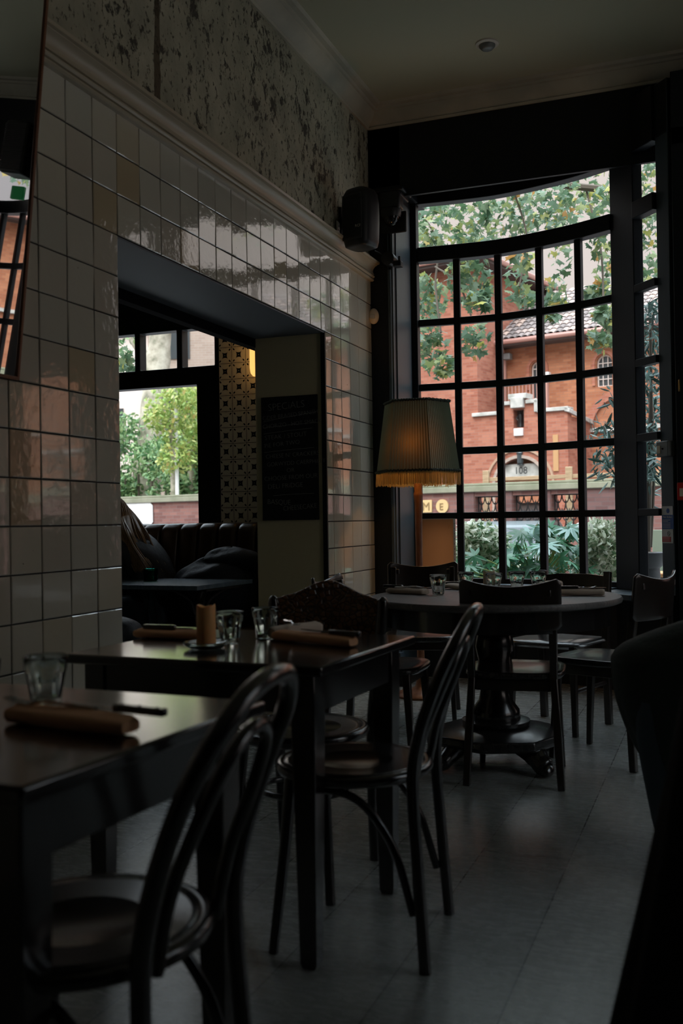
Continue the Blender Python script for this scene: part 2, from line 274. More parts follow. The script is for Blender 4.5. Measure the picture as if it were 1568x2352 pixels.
# ------------------------------------------------------------------ mesh helpers
class MB:
    def __init__(s): s.v = []; s.f = []
    def add(s, vs, fs):
        o = len(s.v); s.v += [tuple(q) for q in vs]; s.f += [tuple(i+o for i in f) for f in fs]; return s
    def box(s, x0, x1, y0, y1, z0, z1, T=None):
        vs = [Vector(q) for q in ((x0, y0, z0), (x1, y0, z0), (x1, y1, z0), (x0, y1, z0), (x0, y0, z1), (x1, y0, z1), (x1, y1, z1), (x0, y1, z1))]
        if T: vs = [T @ q for q in vs]
        return s.add(vs, [(3, 2, 1, 0), (4, 5, 6, 7), (0, 1, 5, 4), (1, 2, 6, 5), (2, 3, 7, 6), (3, 0, 4, 7)])
    def wallseg(s, a, b, z0, z1, th, off=0.0):      # a box along plan segment a-b, thickness th centred at off to its right
        a = Vector((a[0], a[1], 0)); b = Vector((b[0], b[1], 0)); d = (b-a).normalized(); n = Vector((d.y, -d.x, 0))
        p = [a+n*(off-th/2), b+n*(off-th/2), b+n*(off+th/2), a+n*(off+th/2)]
        vs = [Vector((q.x, q.y, z0)) for q in p]+[Vector((q.x, q.y, z1)) for q in p]
        return s.add(vs, [(0, 1, 2, 3), (7, 6, 5, 4), (4, 5, 1, 0), (5, 6, 2, 1), (6, 7, 3, 2), (7, 4, 0, 3)])
    def strip(s, plan, z0, z1, th, off=0.0):        # one continuous bar following a plan curve
        P = [Vector((p[0], p[1])) for p in plan]; N = len(P); L = []; Rr = []
        for i, p in enumerate(P):
            d = (P[min(i+1, N-1)]-P[max(i-1, 0)]).normalized(); n = Vector((d.y, -d.x)); L.append(p+n*(off-th/2)); Rr.append(p+n*(off+th/2))
        vs = [(q.x, q.y, z) for z in (z0, z1) for q in L+Rr]; M2 = 2*N; fs = []
        for i in range(N-1): fs += [(i, i+1, N+i+1, N+i), (M2+N+i, M2+N+i+1, M2+i+1, M2+i), (i, M2+i, M2+i+1, i+1), (N+i+1, M2+N+i+1, M2+N+i, N+i)]
        fs += [(0, N, M2+N, M2), (M2+N-1, M2+2*N-1, 2*N-1, N-1)]
        return s.add(vs, fs)
    def tube(s, pts, r, n=10, cap=True, flat=1.0, closed=False):
        pts = [Vector(p) for p in pts]; N = len(pts); rs = r if isinstance(r, (list, tuple)) else [r]*N
        up0 = None; rings = []
        for i, p in enumerate(pts):
            if closed: t = (pts[(i+1) % N]-pts[i-1])
            else: t = pts[min(i+1, N-1)]-pts[max(i-1, 0)]
            t.normalize()
            if up0 is None: up0 = t.orthogonal().normalized()
            up0 = (up0-t*up0.dot(t)).normalized(); bb = t.cross(up0)
            rings.append([p+(up0*math.cos(2*PI*j/n)+bb*math.sin(2*PI*j/n)*flat)*rs[i] for j in range(n)])
        vs = [q for R in rings for q in R]; fs = []
        for i in range(N if closed else N-1):
            k2 = (i+1) % N
            for j in range(n): fs.append((i*n+j, i*n+(j+1) % n, k2*n+(j+1) % n, k2*n+j))
        if cap and not closed: fs += [tuple(reversed(range(n))), tuple(range((N-1)*n, N*n))]
        return s.add(vs, fs)
    def lathe(s, prof, c=(0, 0, 0), n=32, cap=True, shape=None):
        vs = []; fs = []; P = len(prof)
        for i, (r, z) in enumerate(prof):
            for j in range(n):
                a = 2*PI*j/n; q = r*(shape(a, z) if shape else 1)
                vs.append((c[0]+q*math.cos(a), c[1]+q*math.sin(a), c[2]+z))
        for i in range(P-1):
            for j in range(n): fs.append((i*n+j, i*n+(j+1) % n, (i+1)*n+(j+1) % n, (i+1)*n+j))
        if cap: fs += [tuple(reversed(range(n))), tuple(range((P-1)*n, P*n))]
        return s.add(vs, fs)
    def slab(s, outer, holes, f, d0, d1):           # polygon with holes, f(a, b, d) -> xyz
        loops = [outer]+list(holes); flat = [q for L in loops for q in L]
        tri = tessellate_polygon([[Vector((q[0], q[1], 0)) for q in L] for L in loops]); N = len(flat)
        vs = [f(q[0], q[1], d0) for q in flat]+[f(q[0], q[1], d1) for q in flat]
        fs = [tuple(t) for t in tri]+[tuple(i+N for i in reversed(t)) for t in tri]; o = 0
        for L in loops:
            m_ = len(L)
            for i in range(m_): a = o+i; b = o+(i+1) % m_; fs.append((a, b, b+N, a+N))
            o += m_
        return s.add(vs, fs)
    def grid(s, nu, nv, fn, thick=None):
        vs = [Vector(fn(i/(nu-1), j/(nv-1))) for i in range(nu) for j in range(nv)]
        fs = [(i*nv+j, (i+1)*nv+j, (i+1)*nv+j+1, i*nv+j+1) for i in range(nu-1) for j in range(nv-1)]
        return s.add(vs, fs)
    def build(s, name, m, parent=None, smooth=40, bev=0.0, bseg=2, solid=0.0, sub=0):
        me = bpy.data.meshes.new(name); me.from_pydata([tuple(q) for q in s.v], [], s.f)
        bm = bmesh.new(); bm.from_mesh(me); bmesh.ops.recalc_face_normals(bm, faces=bm.faces); bm.to_mesh(me); bm.free()
        for q in (m if isinstance(m, (list, tuple)) else [m]): me.materials.append(M[q] if isinstance(q, str) else q)
        if smooth:
            me.polygons.foreach_set('use_smooth', [True]*len(me.polygons))
            try: me.set_sharp_from_angle(angle=R_(smooth))
            except Exception: pass
        o = bpy.data.objects.new(name, me); COL.objects.link(o)
        if parent: o.parent = parent
        if solid: q = o.modifiers.new('solid', 'SOLIDIFY'); q.thickness = solid; q.offset = 0
        if bev: q = o.modifiers.new('bevel', 'BEVEL'); q.width = bev; q.segments = bseg; q.limit_method = 'ANGLE'; q.angle_limit = R_(35)
        if sub: q = o.modifiers.new('sub', 'SUBSURF'); q.levels = sub; q.render_levels = sub
        return o
def tag(o, label=None, cat=None, group=None, kind=None):
    if label: o['label'] = label
    if cat: o['category'] = cat
    if group: o['group'] = group
    if kind: o['kind'] = kind
    return o
def thing(name, label, cat, loc=(0, 0, 0), rz=0.0, group=None):
    o = bpy.data.objects.new(name, None); COL.objects.link(o); o.empty_display_size = 0.1
    o.location = loc; o.rotation_euler = (0, 0, rz); return tag(o, label, cat, group)
def struct(o, label=None): 
    o['kind'] = 'structure'
    if label: o['label'] = label
    return o
def dup(root, loc, rz, label, group=None, scale=None):
    def cp(o, par):
        c = o.copy(); COL.objects.link(c)
        if par: c.parent = par
        for ch in [q for q in o.children]: cp(ch, c)
        return c
    r = cp(root, None); r.location = loc; r.rotation_euler = (0, 0, rz); r['label'] = label
    if group: r['group'] = group
    if scale: r.scale = scale
    return r
def text(body, size, m, name, parent, T, thin=0.0, align='LEFT', extr=0.0004, sx=1.0):
    cu = bpy.data.curves.new(name, 'FONT'); cu.body = body; cu.size = size; cu.align_x = align; cu.extrude = extr; cu.offset = thin; cu.resolution_u = 3
    o = bpy.data.objects.new(name+'_tmp', cu); COL.objects.link(o); bpy.context.view_layer.update()
    me = bpy.data.meshes.new_from_object(o.evaluated_get(bpy.context.evaluated_depsgraph_get())); bpy.data.objects.remove(o); bpy.data.curves.remove(cu)
    me.transform(T @ Matrix.Diagonal((sx, 1, 1, 1))); me.materials.clear(); me.materials.append(M[m]); return me
def joined(meshes, name, m, parent):
    mb = MB()
    for me in meshes: mb.add([v.co.copy() for v in me.vertices], [tuple(p.vertices) for p in me.polygons])
    return mb.build(name, m, parent, smooth=0)
def frame_T(o, x, z):                                # matrix with local x -> x dir, local y -> z dir
    x = Vector(x).normalized(); z = Vector(z).normalized(); n = x.cross(z)
    return Matrix(((x.x, z.x, n.x, o[0]), (x.y, z.y, n.y, o[1]), (x.z, z.z, n.z, o[2]), (0, 0, 0, 1)))
def arc(cx, cz, r, a0, a1, n): return [(cx+r*math.cos(R_(a0+(a1-a0)*i/n)), cz+r*math.sin(R_(a0+(a1-a0)*i/n))) for i in range(n+1)]
def arched(cx, z0, zs, r, n=12): return [(cx+r, z0), (cx+r, zs)]+arc(cx, zs, r, 0, 180, n)[1:-1]+[(cx-r, zs), (cx-r, z0)]
def bez(pts, n=24):                                  # Catmull-Rom through points
    P = [Vector(p) for p in pts]; P = [P[0]*2-P[1]]+P+[P[-1]*2-P[-2]]; out = []
    for i in range(1, len(P)-2):
        for k_ in range(n):
            t = k_/n; a, b, c, d = P[i-1], P[i], P[i+1], P[i+2]
            out.append(0.5*((2*b)+(c-a)*t+(2*a-5*b+4*c-d)*t*t+(3*b-a-3*c+d)*t**3))
    return out+[P[-2]]

# ------------------------------------------------------------------ room shell
YE, ZC = 6.22, 3.81; TP = 0.1596; Z0 = 1.5651; Y0 = 2.6106; OY0, OY1, OZ = 3.249, 5.39, 2.2035; WT = 0.454
struct(MB().box(-4, 5.2, -1.5, 6.62, -0.15, 0.0).build('floor', 'floor', smooth=0))
struct(MB().box(-4, 5.2, -1.5, 6.85, ZC, ZC+0.1).build('ceiling', 'ceiling', smooth=0))
struct(MB().box(-4.2, 5.4, -1.7, 6.9, ZC+0.1, ZC+0.3).build('roof_slab', 'asphalt', smooth=0))  # unseen roof over the ceiling, put in to block the sun
struct(MB().box(-4, 5.4, -1.7, -1.5, -0.15, ZC).build('wall_back', 'black_paint', smooth=0))
FILL_WIN = [(2.2, 4.2)]  # unseen side window, added to fill the room with daylight
struct(MB().slab([(-1.5, -.15), (6.85, -.15), (6.85, ZC), (-1.5, ZC)], [[(a, .85), (b, .85), (b, 3.25), (a, 3.25)] for a, b in FILL_WIN], lambda a, b, d: (d, a, b), 5.2, 5.4).build('wall_right', 'black_paint', smooth=0))
for k_, (a, b) in enumerate(FILL_WIN):
    q = MB()
    for z in (.85, 1.65, 2.45, 3.2): q.box(5.25, 5.31, a, b, z, z+.05)
    for y in (a, (a+b)/2-.025, b-.05): q.box(5.25, 5.31, y, y+.05, .85, 3.25)
    f_ = struct(q.build('window_%d' % (k_+4), 'black_paint', smooth=0)); struct(MB().add([(5.28, a, .85), (5.28, b, .85), (5.28, b, 3.25), (5.28, a, 3.25)], [(0, 1, 2, 3)]).build('window_glass', 'pane', f_))
fx = lambda a, b, d: (d, a, b)
wl = struct(MB().slab([(-1.5, 0), (OY0, 0), (OY0, OZ), (OY1, OZ), (OY1, 0), (6.75, 0), (6.75, 2.684), (-1.5, 2.684)], [], fx, -WT, -0.002).build('wall_left', 'olive', smooth=0))
struct(MB().slab([(-1.5, 2.684), (6.75, 2.684), (6.75, ZC), (-1.5, ZC)], [], fx, -WT, 0.0).build('upper_plaster', 'plaster', wl, smooth=0))
struct(MB().slab([(-1.5, 0), (OY0, 0), (OY0, OZ), (OY1, OZ), (OY1, 0), (YE, 0), (YE, 2.684), (-1.5, 2.684)], [], fx, -0.002, 0.0015).build('grout_bed', 'grout', wl, smooth=0))
rng = random.Random(11); tb = MB()
for r in range(-7, 10):
    for c in range(-25, 23):
        y0 = Y0+c*TP; y1 = y0+TP; z1 = Z0-r*TP; z0 = z1-TP
        y1 = min(y1, YE-0.002); z0 = max(z0, 0.002)
        if z0 < OZ-0.01:
            if y0 < OY0-0.01 < y1-0.02 and y1 > OY0+0.01: y1 = OY0
            if y0 >= OY0-0.01 and y1 <= OY1+0.001: continue
            if y0 < OY1 < y1 and y0 > OY0-0.01: y0 = OY1
        if y1-y0 < 0.012 or z1-z0 < 0.012: continue
        gp = 0.0026; b = 0.0026; x = 0.0065
        ty = rng.gauss(0, 0.0032)*(y1-y0); tz = rng.gauss(0, 0.0032)*(z1-z0)
        a0, a1, b0, b1 = y0+gp, y1-gp, z0+gp, z1-gp
        vs = [(0.001, a0, b0), (0.001, a1, b0), (0.001, a1, b1), (0.001, a0, b1)]
        vs += [(x*0.7-ty-tz, a0, b0), (x*0.7+ty-tz, a1, b0), (x*0.7+ty+tz, a1, b1), (x*0.7-ty+tz, a0, b1)]
        vs += [(x-ty-tz, a0+b, b0+b), (x+ty-tz, a1-b, b0+b), (x+ty+tz, a1-b, b1-b), (x-ty+tz, a0+b, b1-b)]
        fs = [(8, 9, 10, 11)]
        for o_ in (0, 4):
            for i in range(4): fs.append((o_+i, o_+(i+1) % 4, o_+4+(i+1) % 4, o_+4+i))
        tb.add(vs, fs)
struct(tb.build('wall_tiles', 'tile', wl, smooth=0))
# lining of the opening
struct(MB().box(-WT, 0.0, OY0+0.002, OY1-0.002, OZ-0.008, OZ-0.001).build('opening_soffit', 'beam_paint', wl, smooth=0))
struct(MB().box(-WT-0.05, -WT+0.005, OY0-0.1, OY1+0.3, OZ-0.06, OZ+0.004).build('opening_edge', 'matte_black', wl, smooth=0))
struct(MB().box(-0.022, 0.006, OY1-0.012, OY1-0.001, 0.0, OZ-0.008).build('corner_bead', 'black_paint', wl, smooth=0))
def moulding(name, prof, axis, a, b, m, base=0.0):
    mb = MB(); N = len(prof)
    f = (lambda p, t: (p[0], t, p[1])) if axis == 'y' else (lambda p, t: (t, base-p[0], p[1]))
    mb.add([f(p, a) for p in prof]+[f(p, b) for p in prof], [(i, (i+1) % N, N+(i+1) % N, N+i) for i in range(N)]+[tuple(range(N)), tuple(reversed(range(N, 2*N)))])
    return struct(mb.build(name, m, smooth=25))
moulding('trim_1', [(0, 2.676), (.026, 2.676), (.034, 2.682), (.034, 2.688), (.018, 2.690), (.018, 2.694), (.034, 2.697), (.040, 2.704), (.040, 2.710), (.022, 2.712), (.022, 2.717), (.038, 2.720), (.030, 2.732), (.028, 2.745), (.032, 2.758), (.044, 2.772), (.060, 2.780), (.060, 2.783), (.074, 2.785), (.076, 2.798), (.066, 2.803), (0, 2.803)], 'y', -1.5, 6.205, 'rail')
CP = [(0, 3.69), (.014, 3.69), (.02, 3.702), (.012, 3.708), (.034, 3.722), (.052, 3.735), (.070, 3.757), (.078, 3.775), (.090, 3.778), (.096, 3.792), (.125, 3.795), (.138, 3.81), (0, 3.81)]
moulding('trim_2', CP, 'y', -1.5, 6.22, 'cornice'); moulding('trim_3', CP, 'x', 0.0, 5.2, 'cornice', YE)
# ------------------------------------------------------------------ shopfront
wf = struct(MB().box(-0.0, 5.2, YE, 6.245, 3.222, ZC).box(0, .22, YE, 6.8, 3.3, ZC).box(4.6, 5.2, YE, 6.8, 3.3, ZC).build('wall_front', 'black_paint', smooth=0))
pl = MB().box(0, .163, YE, 6.78, 0, 3.30)
struct(pl.build('pilaster', 'black_paint', wf, bev=0.004))
pm = MB(); pm.box(.128, .136, YE-.012, YE, .1, 3.10); pm.box(.150, .166, YE-.016, YE+.01, .1, 3.10); pm.box(.1635, .170, YE+.05, YE+.075, .1, 3.1); pm.box(0.02, .19, YE-.05, YE+.02, 0, .22)
struct(pm.build('pilaster_beading', 'slate_paint', wf, bev=0.003))
pm = MB().box(.02, .27, YE-.10, YE+.1, 3.235, 3.262).box(.03, .25, YE-.08, YE+.1, 3.205, 3.235).box(.04, .20, YE-.04, YE, 3.15, 3.205)
struct(pm.build('pilaster_capital', 'black_paint', wf, bev=0.008))
pm = MB()
pm.tube([(.145, YE-.02, .15), (.145, YE-.02, 2.74)], .011, 8); struct(pm.build('conduit', 'slate_paint', wf))
struct(MB().box(.164, .1665, YE+.08, 6.60, .1, 3.25).build('reveal_panel', 'slate_paint', wf))  # pale sheet where the window lights the reveal, light in its colour
RAILS = [(0.615, 0.679), (1.09, 1.135), (1.537, 1.586), (1.989, 2.037), (2.44, 2.489), (2.889, 2.991), (3.292, 3.80)]
MAIN = [(.203, 6.674), (.473, 6.697), (.762, 6.702), (1.054, 6.638), (1.323, 6.546), (1.557, 6.423)]
RET = [(1.71, 6.235), (1.841, 6.081)]; POST = [(1.841, 6.081), (1.915, 5.994)]
def bow(name, fx, flip):
    fr = MB(); gl = MB(); si = MB(); st = MB(); ps = MB(); base = MB()
    mp = lambda L: [(fx(p[0]), p[1]) for p in (reversed(L) if flip else L)]
    m = mp(MAIN); cur = [(q.x, q.y) for q in bez([(p[0], p[1], 0) for p in m], 5)]
    for z0, z1 in RAILS:
        fr.strip(cur, z0, z1, .085 if z0 > 2.8 else .036)
        a, b = mp(RET); fr.wallseg(a, b, z0, min(z1, 3.62), .07 if z0 > 2.8 else .055)
    for i in range(1, 5):
        p = m[i]; d = Vector((m[i+1][0]-m[i-1][0], m[i+1][1]-m[i-1][1])).normalized()*.0235
        fr.wallseg((p[0]-d.x, p[1]-d.y), (p[0]+d.x, p[1]+d.y), .65, 2.93, .038)
    x0 = fx(.10); x1 = fx(.2035); fr.box(min(x0, x1), max(x0, x1), 6.63, 6.70, 0, 3.35)
    si.strip(cur, .615, .645, .16, .08); base.strip(cur, -.15, .63, .10, -.02)
    for q in (mp([MAIN[-1], RET[0]]), mp(RET), mp(POST)): base.wallseg(q[0], q[1], -.15, .63, .10, -.02); fr.wallseg(q[0], q[1], 3.30, 3.62, .05, -.015)
    for L_ in (cur, mp(RET)): N = len(L_); gl.add([(p[0], p[1], .66) for p in L_]+[(p[0], p[1], 3.31) for p in L_], [(i, i+1, N+i+1, N+i) for i in range(N-1)])
    a, b = mp(RET); si.wallseg(a, b, .60, .635, .24, .12)
    a, b = mp([MAIN[-1], RET[0]]); fr.wallseg(a, b, 0, 3.62, .07, -.01); si.wallseg(a, b, .60, .635, .2, .1)
    a, b = mp(POST); ps.wallseg(a, b, 0, 3.62, .08, -.03)
    f = struct(fr.build(name, 'black_paint', smooth=0, bev=.005))
    struct(gl.build('window_glass', 'pane', f)); struct(si.build('window_sill', 'slate_paint', f, bev=.004)); struct(ps.build('window_post', 'slate_paint', f, bev=.004)); struct(base.build('stall_riser', 'black_paint', f))
    return f
bow('window_1', lambda x: x, False); bow('window_2', lambda x: 4.8-x, True)
db = MB().box(1.93, 2.03, 5.92, 6.05, 0, 3.30).box(2.77, 2.87, 5.92, 6.05, 0, 3.30).box(2.03, 2.77, 5.94, 6.03, 2.25, 3.60).box(1.93, 2.87, 5.92, 6.25, 3.2, 3.62).box(4.62, 5.2, 6.2, 6.8, 0, 3.3)
struct(db.build('door_frame', 'black_paint', wf, bev=.004))
d1 = struct(MB().slab([(2.03, 0.005), (2.77, 0.005), (2.77, 2.24), (2.03, 2.24)], [[(2.15, 1.15), (2.65, 1.15), (2.65, 2.12), (2.15, 2.12)]], lambda a, b, d: (a, d, b), 5.96, 6.01).build('door_1', 'black_paint', smooth=0, bev=.003))
struct(MB().box(2.15, 2.65, 5.985, 5.99, 1.15, 2.12).build('door_glass', 'pane', d1)); struct(MB().tube([(2.10, 5.955, .95), (2.10, 5.91, .95), (2.10, 5.91, 1.15), (2.10, 5.955, 1.15)], .009, 8).build('door_handle', 'brass', d1))
# ------------------------------------------------------------------ alcove room behind the opening
fz = lambda a, b, d: (a, d, b)
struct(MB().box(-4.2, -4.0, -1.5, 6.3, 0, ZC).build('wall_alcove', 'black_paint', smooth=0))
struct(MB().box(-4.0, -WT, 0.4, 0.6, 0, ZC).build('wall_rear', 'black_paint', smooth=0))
H = [[(-3.0, .98), (-1.31, .98), (-1.31, 2.075), (-3.0, 2.075)], [(-1.425, 2.205), (-1.165, 2.205), (-1.165, 2.475), (-1.425, 2.475)], [(-1.775, 2.205), (-1.47, 2.205), (-1.47, 2.475), (-1.775, 2.475)], [(-2.13, 2.205), (-1.82, 2.205), (-1.82, 2.475), (-2.13, 2.475)], [(-3.9, 2.72), (-1.2, 2.72), (-1.2, 3.3), (-3.9, 3.3)]]
w3 = struct(MB().slab([(-4, 0), (-1.10, 0), (-1.10, ZC), (-4, ZC)], H, fz, 6.2, 6.29).build('window_3', 'black_paint', smooth=0, bev=.006))
struct(MB().add([(-3.95, 6.245, .9), (-1.12, 6.245, .9), (-1.12, 6.245, 3.35), (-3.95, 6.245, 3.35)], [(0, 1, 2, 3)]).build('window_glass', 'pane', w3))
struct(MB().box(-1.075, -WT, 6.10, 6.3, 0, ZC).build('wall_pier', 'pattern', smooth=0))
# ------------------------------------------------------------------ wall things
t = thing('wall_mirror', 'large leaning mirror with a thin wood frame on the tiled wall', 'mirror', (0.0, 2.646, 1.568))
t.rotation_euler = (0, R_(6.3), 0)
MB().box(.010, .016, -1.5, -.010, .010, 1.75).build('mirror_glass', 'mirror', t, smooth=0)
mf = MB().box(.0, .022, -.012, 0, 0, 1.76).box(.0, .022, -1.512, -1.5, 0, 1.76).box(.0, .022, -1.512, 0, -.002, .010).box(.0, .022, -1.512, 0, 1.75, 1.762).box(.0, .009, -1.5, -.012, .01, 1.75)
mf.build('mirror_frame', 'red_wood', t, bev=.002)
t = thing('wall_speaker', 'rounded black loudspeaker bracketed to the worn plaster above the moulding', 'speaker', (.165, 5.6, 2.905), R_(-18))
def superell(a, p=3.2): return (abs(math.cos(a))**p+abs(math.sin(a))**p)**(-1/p)
sb = MB(); prof = [(.070, -.178), (.086, -.170), (.094, -.135), (.098, -.02), (.097, .09), (.090, .145), (.078, .168), (.058, .178)]
sb.lathe(prof, n=40, shape=lambda a, z: superell(a)); sb.build('speaker_body', 'black_plastic', t, 60)
gr = MB(); gr.grid(14, 20, lambda a, b: ((a-.5)*.150*(1-.25*(b-.45)**2), -.0985*superell((a-.5)*.9-PI/2)*math.cos((a-.5)*1.0)+.004, -.14+.27*b)); gr.build('speaker_grille', 'black_plastic', t, solid=.004)
MB().box(-.165, -.06, .02, .07, -.02, .05).box(-.172, -.155, 0.0, .09, -.06, .11).build('speaker_bracket', 'black_plastic', t, bev=.004)
me = text('RCF', .022, 'white_plastic', 'speaker_badge', t, frame_T((.030, -.0995, -.075), (1, .2, 0), (0, 0, 1))); joined([me], 'speaker_badge', 'white_plastic', t)
t = thing('dome_camera', 'dark dome camera in a boxed housing beside the pilaster top', 'camera', (.175, YE, 3.10))
MB().box(-.07, .07, -.10, 0, .02, .14).build('camera_housing', 'black_plastic', t, bev=.015); 
MB().lathe([(.066, .02), (.068, -.005), (.060, -.03)], (0, -.06, 0), 28).build('camera_collar', 'black_plastic', t)
MB().lathe([(.054, -.03), (.048, -.055), (.030, -.078), (.002, -.086)], (0, -.06, 0), 28).build('camera_dome', 'black_gloss', t)
MB().box(-.09, .09, -.02, -.001, -.12, .02).build('camera_backplate', 'black_plastic', t, bev=.008)
t = thing('spotlight_fitting', 'small round black fitting on the pilaster below the dome camera', 'light fitting', (.155, YE-.02, 2.80))  # bullet camera under the dome, gives no light
T_ = Matrix.Rotation(R_(90), 4, 'X')
q = MB().lathe([(.040, -.03), (.044, .02), (.044, .07), (.036, .075)], n=28); q.v = [tuple(T_ @ Vector(p)) for p in q.v]; q.build('fitting_body', 'black_plastic', t)
q = MB().lathe([(.034, .074), (.030, .070), (.006, .066)], n=28); q.v = [tuple(T_ @ Vector(p)) for p in q.v]; q.build('fitting_lens', 'black_gloss', t)
MB().box(.03, .08, -.05, .02, -.05, -.015).box(.066, .08, -.05, -.03, -.05, .012).build('fitting_clamp', 'black_plastic', t, bev=.003)
MB().tube(bez([(.085, 6.08, 2.845), (.10, 6.16, 2.842), (.13, 6.19, 2.80), (.148, 6.195, 2.77)], 8), .003, 6).build('cable', 'slate_paint')
tag(bpy.data.objects['cable'], 'thin loose cable running from the moulding to the pilaster', 'cable')
t = thing('motion_sensor', 'oval cream motion sensor at the edge of the tiled wall', 'sensor', (.030, YE-.016, 2.443))
q = MB().lathe([(.034, -.005), (.036, .008), (.030, .022), (.014, .030), (.001, .031)], n=32); q.v = [(a[0], -a[2], a[1]*1.45) for a in q.v]; q.build('sensor_body', 'cream_plastic', t, 60)
MB().box(-.018, .018, -.036, -.027, -.022, .006).build('sensor_lens', 'white_plastic', t, bev=.004)
for i, (y, z, lb) in enumerate(((5.665, 2.875, 'pale socket plate left of the loudspeaker on the worn plaster'), (5.955, 2.86, 'pale socket plate under the loudspeaker on the worn plaster'))):
    t = thing('socket_plate', lb, 'socket', (0.001, y, z)); MB().box(0, .009, -.07, .07, -.042, .042).build('plate', 'white_plastic', t, bev=.004)
    q = MB()
    for a in (-.035, .035): q.box(.0085, .0105, a-.004, a+.004, .008, .02).box(.0085, .0105, a-.013, a-.007, -.016, -.008).box(.0085, .0105, a+.007, a+.013, -.016, -.008)
    q.build('socket_holes', 'ink', t)
MB().box(.002, .052, 5.90, 6.06, 2.802, 2.815).build('moulding_block', 'rail'); tag(bpy.data.objects['moulding_block'], 'small pale block on the moulding below the socket plate', 'block')
t = thing('ceiling_downlight', 'small recessed eyeball downlight in the ceiling', 'downlight', (.955, 5.578, ZC))
MB().lathe([(.068, 0), (.066, -.008), (.048, -.012), (.044, -.004)], n=36, cap=False).build('trim_ring', 'white_plastic', t)
MB().lathe([(.046, -.002), (.045, -.020), (.032, -.034), (.016, -.038), (.001, -.036)], n=32).build('eyeball', 'grey_metal', t)
# chalkboard on the reveal of the opening
YB = OY1-.012
t = thing('specials_chalkboard', 'black chalkboard of handwritten specials on the olive reveal of the opening', 'chalkboard', (-.229, YB, 1.098))
MB().box(-.181, .181, -.004, .011, 0, .738).build('board_panel', 'chalkboard', t, smooth=0)
ms = []
LN = [('SPECiALS', -.135, .655, .060, 1.0, 3), ('CiDER BRAiSED SPANiSH', -.172, .600, .036, .92, 4), ('CHORiZO - HOT SMACK', -.172, .550, .036, .96, 3), ('STEAK / STOUT', -.160, .482, .038, 1.05, 3), ('PiE FOR TWO', -.162, .435, .036, 1.05, 4), ('CHEESE N\u2019 CRACKERS', -.155, .370, .036, .98, 2), ('GORWYDD CAERPHiLLY', -.148, .322, .036, .95, 2), ('OR', -.02, .285, .034, 1.1, 2), ('CHOOSE FROM OUR', -.166, .236, .038, .97, 2), ('DELi FRiDGE', -.145, .188, .040, 1.05, 2), ('BASQUE', -.150, .098, .044, .95, -3), ('CHEESECAKE', -.045, .055, .042, .88, 4)]
for s_, x, z, sz, sx_, an in LN:
    ms.append(text(s_, sz, 'chalk', 'chalk', t, frame_T((x, -.0052, z), (math.cos(R_(an)), 0, math.sin(R_(an))), (-math.sin(R_(an)), 0, math.cos(R_(an)))), thin=-.0007*sz/.036, sx=sx_))
c = joined(ms, 'chalk_writing', 'chalk', t)
q = MB()
for x0, x1, z0, z1 in ((-.165, .15, .520, .540), (-.165, .16, .408, .425), (-.11, .155, .148, .156), (-.17, .175, .592, .634), (-.17, .175, .556, .572)): q.tube([(x0, -.005, z0), ((x0+x1)/2, -.005, (z0+z1)/2+.002), (x1, -.005, z1)], .0011, 5)
q.build('chalk_lines', 'chalk', t)
# notices and fittings by the door
pn = Vector((-.154, -.131, 0)).normalized(); pt = Vector((.131, -.154, 0)).normalized()
def on_post(s, z, off=.0125): p = Vector((1.841, 6.081, 0))+pt*s+pn*off; return (p.x, p.y, z)
PA = math.atan2(pt.y, pt.x)
t = thing('fire_action_notice', 'white notice with blue Fire Action panel and red strip on the window post', 'notice', on_post(.055, 1.03), PA)
MB().box(-.05, .05, -.0005, .002, -.10, .115).build('notice_sheet', 'sign_white', t, smooth=0)
MB().box(-.046, .058, -.0022, -.0006, -.018, .064).build('blue_panel', 'sign_blue', t, smooth=0); MB().box(-.047, .03, -.0022, -.0006, -.092, -.062).build('red_panel', 'sign_red', t, smooth=0)
q = MB().lathe([(.013, 0), (.013, .0015)], n=24); q.v = [(a[0]+.008, -a[2]-.0006, a[1]*1.1+.088) for a in q.v]; q.build('blue_disc', 'sign_blue', t, smooth=0)
ms = [text('Fire Action', .018, 'sign_white', 'x', t, frame_T((-.036, -.0027, .047), (1, 0, 0), (0, 0, 1)))]
joined(ms, 'notice_text', 'sign_white', t)
q = MB()
for z in (.034, .026, .016, .006, -.002, -.011): q.box(-.040, .03-.02*((z*1000) % 3 > 1), -.0028, -.0022, z, z+.0025)
for z in (-.070, -.078, -.086): q.box(-.042, .02, -.0028, -.0022, z, z+.002)
q.build('notice_lines', 'sign_white', t, smooth=0)
q = MB().tube([(.012+.011*math.cos(a*PI/8), -.001, -.044+.013*math.sin(a*PI/8)) for a in range(16)], .0012, 5, closed=True); q.tube([(.006, -.001, -.036), (.018, -.001, -.052)], .001, 5); q.build('no_entry_mark', 'ink', t)
t = thing('door_release_box', 'small grey control box on the window post above the notice', 'control box', on_post(.085, 1.475), PA)
MB().box(-.055, .05, -.05, 0, -.045, .045).build('box_case', 'grey_metal', t, bev=.006); MB().box(-.045, -.015, -.0525, -.0495, -.025, .02).build('box_label', 'cream_plastic', t, smooth=0); MB().lathe([(.006, 0), (.005, .006), (.001, .007)], n=14).build('box_button', 'ink', t).matrix_local = Matrix.Translation((.005, -.05, 0)) @ Matrix.Rotation(R_(90), 4, 'X')
t = thing('fire_call_point', 'red fire alarm call point on the dark frame beside the door', 'fire alarm', (1.975, 5.917, 1.225))
MB().box(-.045, .075, -.05, 0, -.05, .05).build('call_point_case', 'sign_red', t, bev=.005); MB().box(-.032, .062, -.052, -.049, -.028, .018).build('call_point_face', 'cream_plastic', t, smooth=0)
